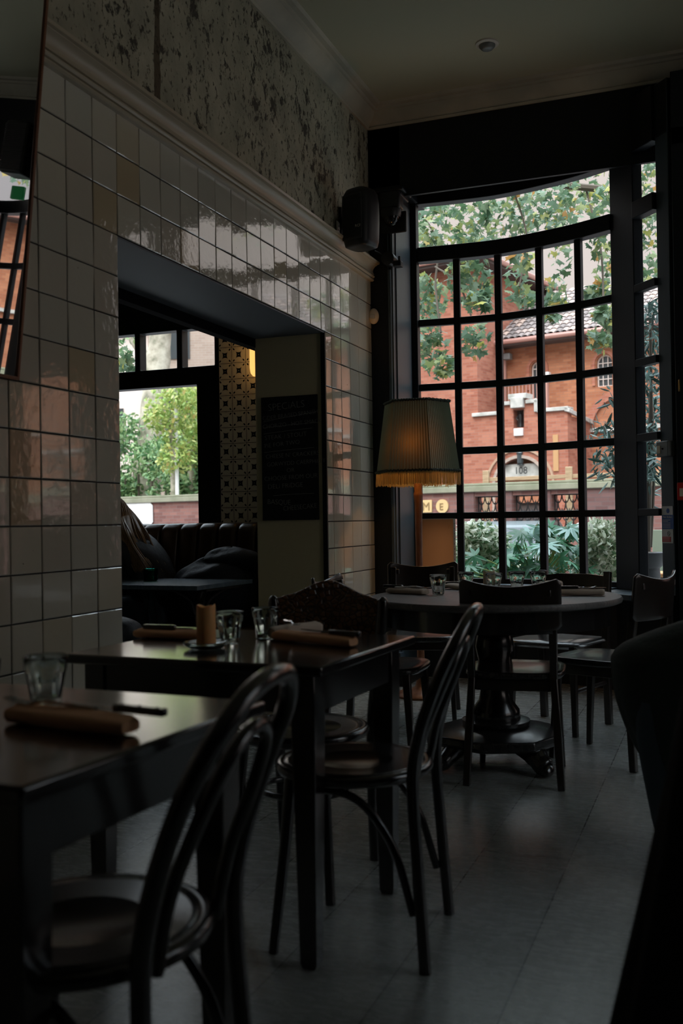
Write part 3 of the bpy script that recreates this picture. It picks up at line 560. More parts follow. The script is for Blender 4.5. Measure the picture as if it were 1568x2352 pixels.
q = MB().box(-.008, .008, -.0535, -.052, -.006, -.002); q.box(.02, .036, -.0535, -.052, -.006, -.002); q.add([(-.014, -.0535, -.004), (-.006, -.0535, .001), (-.006, -.0535, -.009)], [(0, 1, 2)]); q.tube([(.012+.004*math.cos(a*PI/5), -.053, -.004+.004*math.sin(a*PI/5)) for a in range(10)], .0012, 5, closed=True); q.build('arrow_marks', 'ink', t)
t = thing('coat_hook', 'tiny brass hook on the dark door frame', 'hook', (1.950, 5.919, 1.84)); MB().tube(bez([(0, 0, .02), (0, -.02, .0), (0, -.03, -.03), (0, -.012, -.045)], 6), .005, 8).build('hook_arm', 'brass', t)
t = thing('window_poster', 'brown paper sheet with pale punched edge in the lower left pane', 'paper', (.335, 6.64, .755), R_(4))
MB().box(-.128, .098, -.002, .002, 0, .335).build('paper_sheet', 'kraft', t, smooth=0); q = MB().box(.098, .113, -.002, .002, 0, .338); q.build('paper_edge', 'sign_white', t, smooth=0); q = MB().box(-.128, .098, -.0015, .0015, .335, .339); q.build('paper_top', 'sign_white', t, smooth=0)
q = MB()
for i in range(9): q.box(.103, .107, -.003, -.0021, .02+i*.035, .026+i*.035)
q.build('punched_dots', 'ink', t, smooth=0)
q = MB().tube([(.064, -.003, .27), (.074, -.003, .30), (.080, -.003, .262)], .0014, 5).tube([(.09, -.003, .285), (.092, -.003, .268)], .0014, 5).build('orange_mark', 'orange_seat', t)
t = thing('alarm_beacon', 'small glowing green box over the far window, seen only in the mirror', 'beacon', (3.185, 6.13, 2.955)); MB().box(-.06, .06, -.03, .0, -.05, .05).build('beacon_case', 'green_led', t, bev=.008)  # green exit sign with a faint glow
t = thing('corner_loudspeaker', 'ribbed black loudspeaker seen at the top of the mirror', 'speaker', (3.03, 5.90, 3.215)); q = MB().box(-.10, .10, -.09, .09, -.19, .19); q.build('cabinet', 'black_plastic', t, bev=.02); q = MB()
for i in range(26): q.box(-.095, .095, -.096, -.09, -.17+i*.0131, -.164+i*.0131)
q.build('ribbed_grille', 'black_plastic', t)
MB().box(-.02, .02, .09, .315, .05, .09).build('bracket', 'black_plastic', t)
# ------------------------------------------------------------------ chairs (local: seat centre at origin, facing +x)
def mir(pts): return pts+[(p[0], -p[1], p[2]) for p in reversed(pts[:-1])]
def bentwood(label):
    t = thing('bentwood_chair', label, 'chair')
    MB().lathe([(.02, .430), (.185, .430), (.203, .438), (.208, .450), (.203, .461), (.190, .464), (.182, .459)], n=48).build('seat_rim', 'dark_wood', t, 60)
    MB().lathe([(.001, .455), (.10, .456), (.17, .459), (.186, .4605)], n=40, cap=False).build('seat_panel', 'seat_wood', t, 60, solid=.006)
    hoop = mir([(-.215, .185, 0), (-.20, .176, .22), (-.188, .170, .44), (-.205, .176, .56), (-.250, .178, .69), (-.292, .155, .782), (-.320, .088, .842), (-.328, 0, .858)])
    MB().tube(bez(hoop, 7), .0155, 12).build('back_hoop', 'dark_wood', t, 80)
    inn = mir([(-.180, .105, .44), (-.205, .112, .55), (-.245, .110, .65), (-.279, .085, .732), (-.294, .045, .770), (-.298, 0, .781)])
    MB().tube(bez(inn, 7), .0115, 10).build('inner_hoop', 'dark_wood', t, 80)
    for s in (1, -1):
        MB().tube(bez([(.135, .125*s, .44), (.150, .140*s, .26), (.178, .160*s, .0)], 6), [.017-.004*i/12 for i in range(13)], 12).build('front_leg', 'dark_wood', t, 80)
        MB().tube(bez([(.125, .120*s, .405), (.05, .150*s, .418), (-.05, .158*s, .395), (-.135, .164*s, .29), (-.185, .170*s, .13)], 6), .0105, 10).build('side_brace', 'dark_wood', t, 80)
    MB().tube(bez([(.15, .12, .405), (.158, .06, .42), (.16, 0, .42), (.158, -.06, .42), (.15, -.12, .405)], 5), .0105, 10).build('front_brace', 'dark_wood', t, 80)
    return t
ch = bentwood('bentwood hoop-back chair in the near foreground, pulled up to the blurred front table')
ch.location = (1.20, 1.325, 0); ch.rotation_euler = (0, 0, R_(185)); ch['group'] = 'bentwood hoop-back chairs'
dup(ch, (1.245, 2.45, 0), R_(186), 'bentwood hoop-back chair at the right side of the middle table', 'bentwood hoop-back chairs')
t = thing('camelback_chair', 'dark chair with humped embossed backrest and round seat behind the middle table', 'chair', (.945, 2.79, 0), R_(-90))
MB().lathe([(.02, .430), (.185, .430), (.203, .438), (.210, .452), (.205, .463), (.192, .466), (.184, .460)], n=48).build('seat_rim', 'dark_wood', t, 60)
MB().lathe([(.001, .455), (.10, .456), (.17, .459), (.188, .461)], n=40, cap=False).build('seat_panel', 'seat_wood', t, 60, solid=.006)
def camel(u): x = abs(u-.5)*2; return .845+.048*(0.5+0.5*math.cos(min(1, x/.85)*PI))-.012*max(0, x-.8)/.2
q = MB(); q.grid(33, 15, lambda u, v: (-.215-.030*math.cos((u-.5)*2.4), (u-.5)*.36, .56+v*(camel(u)-.56))); q.build('backrest', 'croc', t, 60, solid=.014, bev=.003)
for s in (1, -1):
    MB().tube(bez([(-.215, .158*s, 0), (-.195, .160*s, .25), (-.19, .165*s, .45), (-.205, .180*s, .62), (-.225, .192*s, .80), (-.228, .194*s, .842)], 6), [.018]*26+[.017, .016, .014, .011, .006], 12).build('rear_leg', 'dark_wood', t, 80)
    MB().tube(bez([(.135, .125*s, .44), (.150, .140*s, .26), (.178, .160*s, .0)], 6), .015, 12).build('front_leg', 'dark_wood', t, 80)
MB().tube([(.12*math.cos(a*PI/16)-.01, .135*math.sin(a*PI/16), .27) for a in range(32)], .0095, 10, closed=True).build('leg_ring', 'dark_wood', t, 80)
def ply(label):
    t = thing('plywood_back_chair', label, 'chair'); t['group'] = 'plywood-back chairs round the round table'
    q = MB(); sh = lambda a, z: superell(a, 4.0)
    q.lathe([(.02, .430), (.195, .432), (.205, .444), (.203, .456), (.195, .461), (.15, .456), (.02, .452)], n=48, shape=sh); q.build('seat', 'seat_wood', t, 60)
    q = MB(); N = 25
    def bk(u, v):
        y = (u-.5)*.405; e_ = abs(u-.5)*2; top = .852-.036*(1-e_*e_); rnd = max(0, e_-.90)/.10; top -= .022*rnd**2; bot = .640+.018*rnd**2
        z = bot+(top-bot)*v; return (-.205-.045*(1-e_*e_)-.10*(z-.46)*.9, y, z)
    q.grid(N, 11, bk); q.build('backrest', 'brown_wood', t, 60, solid=.013, bev=.004)
    for s in (1, -1):
        q = MB()
        for a, b in (((-.215, .19*s, 0), (-.185, .165*s, .44)), ((-.185, .165*s, .44), (-.238, .168*s, .815))):
            q.tube([a, ((a[0]+b[0])/2, (a[1]+b[1])/2, (a[2]+b[2])/2), b], [.021, .023, .02], 4)
        q.build('rear_leg', 'brown_wood', t, 30, bev=.004); 
        q = MB().box(-.262, -.225, .150*s-.014, .150*s+.014, .775, .803); q.build('back_lug', 'brown_wood', t, bev=.004)
        MB().tube([(.155, .155*s, .44), (.185, .175*s, 0)], [.024, .017], 4).build('front_leg', 'brown_wood', t, 30, bev=.004)
        MB().box(-.17, .15, .155*s-.010, .155*s+.010, .385, .43).build('seat_rail', 'brown_wood', t, bev=.003)
    MB().box(.140, .160, -.15, .15, .385, .43).build('cross_rail', 'brown_wood', t, bev=.003); MB().box(-.18, -.162, -.15, .15, .385, .43).build('cross_rail', 'brown_wood', t, bev=.003)
    return t
pc = ply('plywood-back chair seen from behind, in front of the round table'); pc.location = (1.337, 4.19, 0); pc.rotation_euler = (0, 0, R_(95.6))
GP = 'plywood-back chairs round the round table'
dup(pc, (1.66, 4.63, 0), R_(159), 'plywood-back chair at the right side of the round table, nearest the door', GP)
dup(pc, (.60, 5.28, 0), R_(-76), 'plywood-back chair beside the floor lamp, beyond the round table', GP)
dup(pc, (.745, 4.14, 0), R_(3), 'plywood-back chair at the left of the round table near the tiled wall', GP)
t = thing('slotted_chair', 'square-post wooden chair with four slots in its back, under the bow window', 'chair', (1.35, 5.21, 0), R_(-107))
MB().lathe([(.02, .430), (.20, .432), (.215, .446), (.205, .460), (.02, .452)], n=48, shape=lambda a, z: superell(a, 5)).build('seat', 'seat_wood', t, 60)
q = MB(); q.slab([(-.175, .60), (.175, .60), (.175, .775), (.09, .785), (-.09, .785), (-.175, .775)], [arched(x, .635, .665, .014, 6) for x in (-.105, -.035, .035, .105)], lambda a, b, d: (d-.10*(b-.46), a, b), -.205, -.188); q.build('backrest', 'brown_wood', t, 20)
for s in (1, -1):
    MB().tube([(-.215, .185*s, 0), (-.192, .185*s, .45), (-.232, .185*s, .80)], .025, 4).build('rear_leg', 'brown_wood', t, 30, bev=.003)
    MB().tube([(.165, .165*s, .44), (.180, .178*s, 0)], [.024, .018], 4).build('front_leg', 'brown_wood', t, 30, bev=.003)
    MB().tube([(-.20, .18*s, .22), (.172, .172*s, .22)], .011, 8).build('stretcher', 'brown_wood', t)
# ------------------------------------------------------------------ tables
def table(label, loc, rz, w, d, h):
    t = thing('square_table', label, 'table', loc, rz); t['group'] = 'square wooden tables'
    MB().box(-w/2, w/2, -d/2, d/2, h-.026, h).build('tabletop', 'table_wood', t, 40, bev=.006)
    q = MB()
    for a, b, c_, e_ in ((-w/2+.06, w/2-.06, -d/2+.045, -d/2+.065), (-w/2+.06, w/2-.06, d/2-.065, d/2-.045), (-w/2+.045, -w/2+.065, -d/2+.06, d/2-.06), (w/2-.065, w/2-.045, -d/2+.06, d/2-.06)):
        MB().box(a, b, c_, e_, h-.126, h-.026).build('apron', 'table_wood', t, bev=.003)
    for sx_ in (-1, 1):
        for sy in (-1, 1):
            x, y = sx_*(w/2-.07), sy*(d/2-.07); a, b = .032, .022
            q = MB(); vs = []
            for z, r in ((0, b*.8), (.012, b), (h-.15, a), (h-.026, a)): vs += [(x-r, y-r, z), (x+r, y-r, z), (x+r, y+r, z), (x-r, y+r, z)]
            fs = [(3, 2, 1, 0), (12, 13, 14, 15)]
            for k_ in range(3):
                for i in range(4): fs.append((k_*4+i, k_*4+(i+1) % 4, k_*4+4+(i+1) % 4, k_*4+4+i))
            q.add(vs, fs); q.build('table_leg', 'table_wood', t, 30, bev=.003)
    return t
TH = .745
table('square dark table in the near foreground, cut by the left edge, blurred', (.929, 1.414, 0), R_(-3.5), .78, .66, TH)
table('square dark table in the middle, with candle and two tumblers', (.91, 2.51, 0), R_(-3.0), .76, .66, TH)
t = thing('round_table', 'round worn pedestal table set for four by the bow window', 'table', (1.205, 4.37, 0))
MB().lathe([(.02, .715), (.535, .715), (.552, .722), (.556, .735), (.550, .745), (.02, .745)], n=72).build('tabletop', 'old_table', t, 50)
MB().lathe([(.488, .625), (.505, .625), (.508, .715), (.488, .715)], n=64, cap=False).build('apron_ring', 'table_wood', t, 50)
MB().lathe([(.085, .17), (.11, .19), (.105, .24), (.075, .28), (.062, .34), (.07, .44), (.088, .52), (.075, .58), (.06, .62), (.10, .66), (.14, .715)], n=40).build('pedestal', 'dark_wood', t, 60)
MB().lathe([(.14, .17), (.150, .180), (.150, .195), (.11, .20)], n=40).build('pedestal_collar', 'seat_wood', t, 60)
MB().lathe([(.02, .10), (.29, .10), (.30, .115), (.295, .145), (.22, .165), (.10, .175)], n=8).build('pedestal_plinth', 'seat_wood', t, 20, bev=.006)
for a in range(4):
    c_, s_ = math.cos(R_(45+90*a+8)), math.sin(R_(45+90*a+8))
    MB().tube(bez([(.16*c_, .16*s_, .11), (.24*c_, .24*s_, .085), (.29*c_, .29*s_, .05), (.32*c_, .32*s_, .032), (.34*c_, .34*s_, .04)], 5), [.05]*8+[.045]*5+[.04, .036, .034, .032, .032, .03, .026, .02], 12, flat=.8).build('scroll_foot', 'dark_wood', t, 60)
t = thing('alcove_table', 'blue-black rectangular table in the alcove in front of the banquette', 'table', (-1.10, 5.10, 0), R_(-3))
MB().box(-.60, .60, -.31, .31, .720, .745).build('tabletop', 'annex_table', t, bev=.003)
for x in (-.42, .42):
    q = MB().tube([(x, 0, .02), (x, 0, .72)], .03, 14); q.build('table_column', 'iron', t)
    q = MB()
    for a in range(4):
        c_, s_ = math.cos(a*PI/2+PI/4), math.sin(a*PI/2+PI/4)
        q.tube(bez([(x+.03*c_, .03*s_, .56), (x+.06*c_, .06*s_, .64), (x+.16*c_, .16*s_, .705)], 5), .011, 6)
    q.box(x-.17, x+.17, -.2, .2, .706, .72); q.build('top_bracket', 'iron', t)
    MB().lathe([(.20, 0), (.20, .012), (.06, .03), (.03, .05)], (x, 0, 0), 28).build('column_base', 'iron', t)
# ------------------------------------------------------------------ tableware
def flute(a, z): return 1-.095*max(0, math.cos(4.5*a))**2*(1 if .012 < z < .062 else 0)
def tumbler(label, loc, s=1.0):
    t = MB()
    out = [(.022, .0), (.0265, .002), (.027, .010), (.029, .022), (.0325, .045), (.0355, .060), (.0372, .066), (.0385, .078), (.0395, .088), (.0390, .0905), (.0378, .089)]
    inn = [(.0360, .078), (.0335, .062), (.0305, .045), (.0265, .022), (.0235, .014), (.001, .0125)]
    n = 54; P = [(r, z, True) for r, z in out]+[(r, z, False) for r, z in inn]; vs = []; fs = []
    for r, z, o_ in P:
        for j in range(n):
            a = 2*PI*j/n; q = r*(flute(a, z) if o_ else 1); vs.append((q*math.cos(a), q*math.sin(a), z))
    for i in range(len(P)-1):
        for j in range(n): fs.append((i*n+j, i*n+(j+1) % n, (i+1)*n+(j+1) % n, (i+1)*n+j))
    fs += [tuple(reversed(range(n))), tuple(range((len(P)-1)*n, len(P)*n))]
    t.add(vs, fs); o = t.build('tumbler', 'tumbler', None, 50); o.location = loc; o.scale = (s, s, s); return tag(o, label, 'glass', 'faceted glass tumblers')
g0 = tumbler('faceted tumbler on the blurred front table, behind its napkin', (.955, 1.555, TH+.0006), 1.05)
def g_(label, x, y, rz=0, z=TH+.0006):
    o = g0.copy(); COL.objects.link(o); o.location = (x, y, z); o.rotation_euler = (0, 0, rz); o.scale = (1, 1, 1); o['label'] = label; return o
g_('faceted tumbler at the left picture edge on the front table', .845, 1.50, 1)
g_('faceted tumbler directly behind the candle on the middle table', .848, 2.515, .4); g_('faceted tumbler on the middle table, right of the candle, next to the crossed napkins', .897, 2.645, .9)
g_('faceted tumbler on the round table nearest the lamp, alone on its left half', .945, 4.385, .2); g_('faceted tumbler on the round table left of its candle, by the lamp-side chair', 1.018, 4.61, .5)
g_('low-standing tumbler in the glass cluster, left of three behind the chair back', 1.172, 4.525, .1); g_('middle tumbler of the three behind the chair back on the round table', 1.250, 4.675, .7); g_('right tumbler of the three behind the chair back, by the rolled napkin', 1.348, 4.69, .3)
g_('faceted tumbler on the alcove table beside the green tealight holder', -1.29, 5.345, .2)
t = thing('tealight_holder', 'green glass tealight holder on the alcove table', 'candle holder', (-1.063, 5.165, TH+.0006))
MB().lathe([(.036, 0), (.042, .004), (.043, .068), (.045, .072), (.039, .070), (.037, .010), (.001, .008)], n=32).build('holder_glass', 'green_glass', t, 50); MB().lathe([(.019, .012), (.019, .030), (.001, .030)], n=20).build('tealight', 'wax_pale', t)
def candle(label, loc, r, h, m, dish):
    t = thing('pillar_candle', label, 'candle', loc); rg = random.Random(int(h*1000)); b = .012 if dish else .0
    q = MB(); n = 36; pr_ = [(r*.97, b), (r, b+.004), (r*1.0, b+h*.6), (r*.985, b+h*.94), (r*.95, b+h), (r*.74, b+h-.004), (r*.5, b+h-.02), (.001, b+h-.022)]
    off = [.003*math.sin(j*2*PI/n*2+1)+.0015*math.sin(j*2*PI/n*5) for j in range(n)]; vs = []; fs = []
    for i, (rr_, z) in enumerate(pr_):
        for j in range(n): a = 2*PI*j/n; vs.append((rr_*math.cos(a), rr_*math.sin(a), z+(off[j] if 3 <= i <= 5 else 0)))
    for i in range(len(pr_)-1):
        for j in range(n): fs.append((i*n+j, i*n+(j+1) % n, (i+1)*n+(j+1) % n, (i+1)*n+j))
    q.add(vs, fs+[tuple(reversed(range(n)))]); q.build('wax_body', m, t, 60); MB().tube([(0, 0, b+h-.024), (.001, 0, b+h-.008)], .0014, 6).build('wick', 'ink', t)
    if dish: MB().lathe([(.040, .0), (.046, .002), (.060, .010), (.064, .016), (.062, .019), (.054, .014), (.040, .009), (.001, .008)], n=40).build('glass_dish', 'tumbler', t, 50)
candle('thick orange-brown pillar candle on a glass dish on the middle table', (.838, 2.395, TH+.0006), .0265, .105, 'wax', True)
candle('short pale pillar candle on the round table by the bow window', (1.075, 4.86, TH+.0004), .029, .082, 'wax_pale', False)
def napkin(label, x, y, rz, L=.22, m='linen', wdt=.052, hgt=.026, curl=.0, z=TH):
    q = MB(); n = 18; N = 22; vs = []; fs = []
    for i in range(N):
        s = i/(N-1); wob = 1+.06*math.sin(s*9+x*30); e_ = .75 if i in (0, N-1) else 1
        for j in range(n):
            a = 2*PI*j/n; k_ = superell(a, 3.6); yy = wdt/2*k_*math.cos(a)*wob*e_; zz = hgt/2*k_*math.sin(a)*wob*e_
            if j in (3, 4): zz += .0025
            vs.append(((s-.5)*L, yy+curl*math.sin(s*PI)*.5, hgt/2+zz+.001+curl*.15*math.sin(s*7)))
    for i in range(N-1):
        for j in range(n): fs.append((i*n+j, i*n+(j+1) % n, (i+1)*n+(j+1) % n, (i+1)*n+j))
    fs += [tuple(reversed(range(n))), tuple(range((N-1)*n, N*n))]
    q.add(vs, fs); o = q.build('napkin', m, None, 60); o.location = (x, y, z+.0005); o.rotation_euler = (0, 0, rz); return tag(o, label, 'napkin', 'rolled napkins')
def knife(label, x, y, z, rz, tilt=0):
    t = thing('table_knife', label, 'knife', (x, y, z), rz, 'steak knives'); t.rotation_euler = (0, tilt, rz)
    MB().box(-.115, -.005, -.0085, .0085, 0, .014).build('handle', 'dark_wood', t, bev=.004)
    q = MB()
    for a in (-.098, -.060, -.022): q.lathe([(.003, .0136), (.003, .0148), (.001, .0152)], (a, 0, 0), 10)
    q.build('rivets', 'steel', t)
    q = MB(); q.slab([(-.008, -.006), (-.008, .007), (.07, .008), (.105, .002), (.112, -.003), (.09, -.007)], [], lambda a, b, d: (a, b, d), .006, .0078); q.build('blade', 'steel', t)
def fork(label, x, y, z, rz, tilt=0):
    t = thing('table_fork', label, 'fork', (x, y, z), rz, 'table forks'); t.rotation_euler = (0, tilt, rz); q = MB()
    q.tube(bez([(-.10, 0, .003), (-.05, 0, .005), (0, 0, .009), (.035, 0, .005), (.045, 0, .004)], 5), [.006]*6+[.0045]*6+[.003]*5+[.006]*4, 8, flat=.5)
    q.box(.042, .062, -.010, .010, .003, .0048)
    for y_ in (-.0085, -.003, .003, .0085): q.tube(bez([(.06, y_, .004), (.08, y_, .006), (.098, y_, .012)], 3), .0016, 6)
    q.build('fork_body', 'steel', t, 60)
N_ = TH+.0275
napkin('orange-lit napkin roll on the blurred front table', 1.128, 1.395, R_(-9), .27, 'linen', .060, .028)
knife('dark-handled knife lying on the front table napkin', 1.20, 1.412, TH+.030, R_(171)); fork('fork lying on the front table napkin', 1.075, 1.412, TH+.030, R_(175))
napkin('folded napkin at the left end of the middle table under a riveted knife', .630, 2.575, R_(-2), .26, 'linen', .062, .024)
knife('riveted dark knife on the left napkin of the middle table', .640, 2.575, TH+.0265, R_(0))
napkin('pale rolled napkin pointing away across the middle table', .965, 2.715, R_(68), .20, 'linen_pale', .044, .034)
fork('fork lying across the pale rolled napkin', .955, 2.70, TH+.037, R_(-55)); knife('dark knife beside the pale rolled napkin', .925, 2.745, TH+.001, R_(252))
napkin('long orange-lit napkin along the right edge of the middle table', 1.085, 2.565, R_(-21), .30, 'linen', .050, .026)
knife('dark-handled knife on the long napkin near the table edge', 1.135, 2.553, TH+.029, R_(159))
napkin('beige napkin roll at the left end of the round table', .795, 4.385, R_(-20), .22, 'linen_pale', .055, .024)
knife('dark-handled knife on the left napkin of the round table', .775, 4.395, TH+.0265, R_(-20)); fork('fork on the left napkin of the round table', .835, 4.378, TH+.027, R_(-5))
napkin('crumpled beige napkin between the two left tumblers of the round table', .945, 4.72, R_(-25), .14, 'linen_pale', .075, .022, .02)
fork('fork on the crumpled napkin of the round table', .94, 4.722, TH+.028, R_(-30))
napkin('beige napkin roll at the right end of the round table', 1.575, 4.42, R_(3), .21, 'linen_pale', .06, .026)
knife('dark knife on the right napkin of the round table', 1.575, 4.425, TH+.0285, R_(3)); fork('fork on the right napkin of the round table', 1.545, 4.44, TH+.0285, R_(6))
napkin('tight napkin roll behind the right tumbler of the round table', 1.385, 4.80, R_(62), .16, 'linen_pale', .042, .036)
o = MB().box(-.09, .09, -.11, .11, 0, .0014).build('menu_card', 'card', None, smooth=0); o.location = (.66, 2.70, TH+.0006); o.rotation_euler = (0, 0, R_(20)); tag(o, 'pale green card lying behind the candle on the middle table', 'menu card')
# ------------------------------------------------------------------ floor lamp
LX, LY = .415, 5.87
t = thing('floor_lamp', 'tall floor lamp with pleated green fringed shade in the corner', 'lamp', (LX, LY, 0))
MB().lathe([(.15, 0), (.155, .012), (.14, .03), (.06, .045), (.035, .07), (.022, .12), (.030, .16), (.024, .19), (.020, .5), (.026, .52), (.026, .545), (.020, .56), (.021, .9), (.024, 1.20), (.029, 1.235), (.029, 1.25), (.023, 1.262), (.027, 1.34), (.012, 1.40), (.010, 1.50)], n=28).build('lamp_stand', 'red_wood', t, 50)
ang = [R_(4.5-60*k_) for k_ in range(6)]; n_p = 14
def hexpt(i, f, R): a, b = ang[i % 6], ang[(i+1) % 6]; return (R*(math.cos(a)*(1-f)+math.cos(b)*f), R*(math.sin(a)*(1-f)+math.sin(b)*f))
q = MB(); rows = []; NZ = 9
for k_ in range(NZ):
    v = k_/(NZ-1); R = .262-.060*v; z = 1.385+.435*v; row = []
    for i in range(6):
        for j in range(n_p*4):
            f = j/(n_p*4); x, y = hexpt(i, f, R-.0032*(1-math.cos(j*PI/2))/1); row.append((x, y, z))
    rows.append(row)
n = len(rows[0]); q.add([p for R in rows for p in R], [(k_*n+j, k_*n+(j+1) % n, (k_+1)*n+(j+1) % n, (k_+1)*n+j) for k_ in range(NZ-1) for j in range(n)]); q.build('lamp_shade', 'shade', t, 25)
for R, z, nm in ((.265, 1.385, 'lower_braid'), (.204, 1.812, 'upper_braid')):
    q = MB(); P = []
    for i in range(6):
        for j in range(30): x, y = hexpt(i, j/30, R); P.append((x, y, z+.004*math.sin(j*PI*.8)))
    q.tube(P, .011, 8, closed=True, flat=.6); q.build(nm, 'braid', t, 60)
q = MB(); rg = random.Random(4)
for i in range(6):
    for j in range(95):
        f = (j+rg.random()*.6)/95; x, y = hexpt(i, f, .266); x2, y2 = hexpt(i, f+rg.gauss(0, .004), .267+rg.gauss(0, .002)); zb = 1.302+rg.gauss(0, .004); a = math.atan2(y, x)+PI/2; dx, dy = .0022*math.cos(a), .0022*math.sin(a)
        q.add([(x-dx, y-dy, 1.385), (x+dx, y+dy, 1.385), (x2+dx, y2+dy, zb), (x2-dx, y2-dy, zb)], [(0, 1, 2, 3)])
q.build('fringe', 'fringe', t, 0)
MB().lathe([(.002, 1.49), (.016, 1.50), (.017, 1.53), (.030, 1.565), (.033, 1.60), (.020, 1.63), (.001, 1.64)], n=20).build('light_bulb', 'bulb', t)
q = MB()
for i in range(3): a = ang[2*i]; q.tube([(0, 0, 1.50), (.06*math.cos(a), .06*math.sin(a), 1.50), (.204*math.cos(a), .204*math.sin(a), 1.80)], .0025, 6)
q.build('shade_carrier', 'iron', t)
ld = bpy.data.lights.new('lamp_bulb_light', 'POINT'); ld.energy = 2.4; ld.color = (1.0, .42, .10); ld.shadow_soft_size = .035
lo = bpy.data.objects.new('lamp_bulb_light', ld); COL.objects.link(lo); lo.parent = t; lo.location = (.012, -.115, 1.545)
# ------------------------------------------------------------------ alcove furniture
t = thing('wall_sconce', 'glowing amber tube sconce on the patterned tile pier', 'wall lamp', (-.752, 6.10, 2.07))
q = MB().lathe([(.001, 0), (.025, .006), (.040, .025), (.045, .06), (.045, .34), (.040, .36), (.001, .37)], (0, -.075, 0), 28); q.build('sconce_shade', 'sconce_glass', t, 50); MB().box(-.025, .025, -.04, -.001, .16, .24).build('sconce_bracket', 'brass', t, bev=.004)
ld = bpy.data.lights.new('sconce_light', 'POINT'); ld.energy = 0.55; ld.color = (1.0, .50, .15); ld.shadow_soft_size = .03
lo = bpy.data.objects.new('sconce_light', ld); COL.objects.link(lo); lo.parent = t; lo.location = (-.0, -.075, .10)
t = thing('banquette', 'dark brown leather banquette with vertical channels under the alcove window', 'bench')
NCH = 15; x0 = -2.60; wch = (-.47-x0)/NCH
for i in range(NCH):
    a = x0+i*wch; q = MB(); nu, nv = 9, 14
    prof = [(5.64, .44), (5.63, .60), (5.655, .80), (5.685, .98), (5.70, 1.045), (5.735, 1.072), (5.80, 1.078), (5.90, 1.075)]
    P = [(p.y, p.z) for p in bez([(0, a_, b_) for a_, b_ in prof], 4)]
    q.grid(nu, len(P), lambda u, v: (a+.003+u*(wch-.006), P[int(round(v*(len(P)-1)))][0]-.022*(1-(2*u-1)**4)*(1 if v < .8 else .4)+.02, P[int(round(v*(len(P)-1)))][1]+(.006*(1-(2*u-1)**4) if v > .7 else 0)-.008*(abs(2*u-1) > .95)))
    q.build('back_channel', 'leather', t, 70, solid=.01)
MB().box(x0, -.47, 5.27, 5.70, .34, .46).build('seat_cushion', 'leather', t, bev=.035, bseg=4); MB().box(x0, -.47, 5.33, 6.0, 0, .34).box(x0, -.47, 5.74, 6.02, .34, 1.05).build('base_frame', 'black_paint', t)
def blob(name, c, r, m, parent=None, seed=0, amp=.12, sq=2.6):
    rg = random.Random(seed); q = MB(); nu, nv = 28, 16; ph = [rg.random()*6 for _ in range(8)]; vs = []; fs = []
    for i in range(nv+1):
        th = PI*i/nv
        for j in range(nu):
            a = 2*PI*j/nu; k_ = 1+amp*(math.sin(3*a+ph[0]+2*th)*.5+math.sin(5*th+ph[1]+a)*.35+math.sin(7*a+ph[2])*.25*math.sin(th)+math.sin(9*th+4*a+ph[3])*.2)
            vs.append((c[0]+r[0]*k_*math.sin(th)*math.cos(a), c[1]+r[1]*k_*math.sin(th)*math.sin(a), c[2]+r[2]*k_*math.cos(th)))
    for i in range(nv):
        for j in range(nu): fs.append((i*nu+j, i*nu+(j+1) % nu, (i+1)*nu+(j+1) % nu, (i+1)*nu+j))
    q.add(vs, fs); return q.build(name, m, parent, 80, sub=1)
o = blob('folded_coat', (-.80, 5.50, .665), (.31, .13, .20), 'denim', None, 5, .13); tag(o, 'dark blue coat piled on the banquette beside the chalkboard wall', 'coat', 'coats on the banquette')
o = blob('folded_coat', (-.70, 5.535, .85), (.21, .10, .085), 'denim', None, 9, .10); tag(o, 'upper dark blue coat on top of the pile on the banquette', 'coat', 'coats on the banquette')
t2 = dup(pc, (-.72, 4.12, 0), R_(20), 'low chair in the alcove opening under a dark jacket', None); del t2['group']
o = blob('draped_jacket', (-.66, 4.12, .555), (.20, .17, .085), 'denim', None, 21, .10); tag(o, 'dark blue jacket lying on the chair seat in the alcove opening', 'jacket')
# ------------------------------------------------------------------ people
def skin(name, verts, edges, rad, m, parent, root=0, sub=2):
    bm = bmesh.new(); L = bm.verts.layers.skin.verify(); V = [bm.verts.new(v) for v in verts]
    for v, r in zip(V, rad): v[L].radius = (r, r) if not isinstance(r, tuple) else r
    V[root][L].use_root = True
    for a, b in edges: bm.edges.new((V[a], V[b]))
    me = bpy.data.meshes.new(name); bm.to_mesh(me); bm.free(); me.materials.append(M[m]); o = bpy.data.objects.new(name, me); COL.objects.link(o); o.parent = parent
    q = o.modifiers.new('skin', 'SKIN'); q.use_smooth_shade = True; q = o.modifiers.new('sub', 'SUBSURF'); q.levels = sub; q.render_levels = sub; return o
class Rig:
    def __init__(s): s.v = []; s.e = []; s.r = []
    def p(s, co, r, par=None): s.v.append(tuple(co)); s.r.append(r); i = len(s.v)-1; (s.e.append((par, i)) if par is not None else None); return i
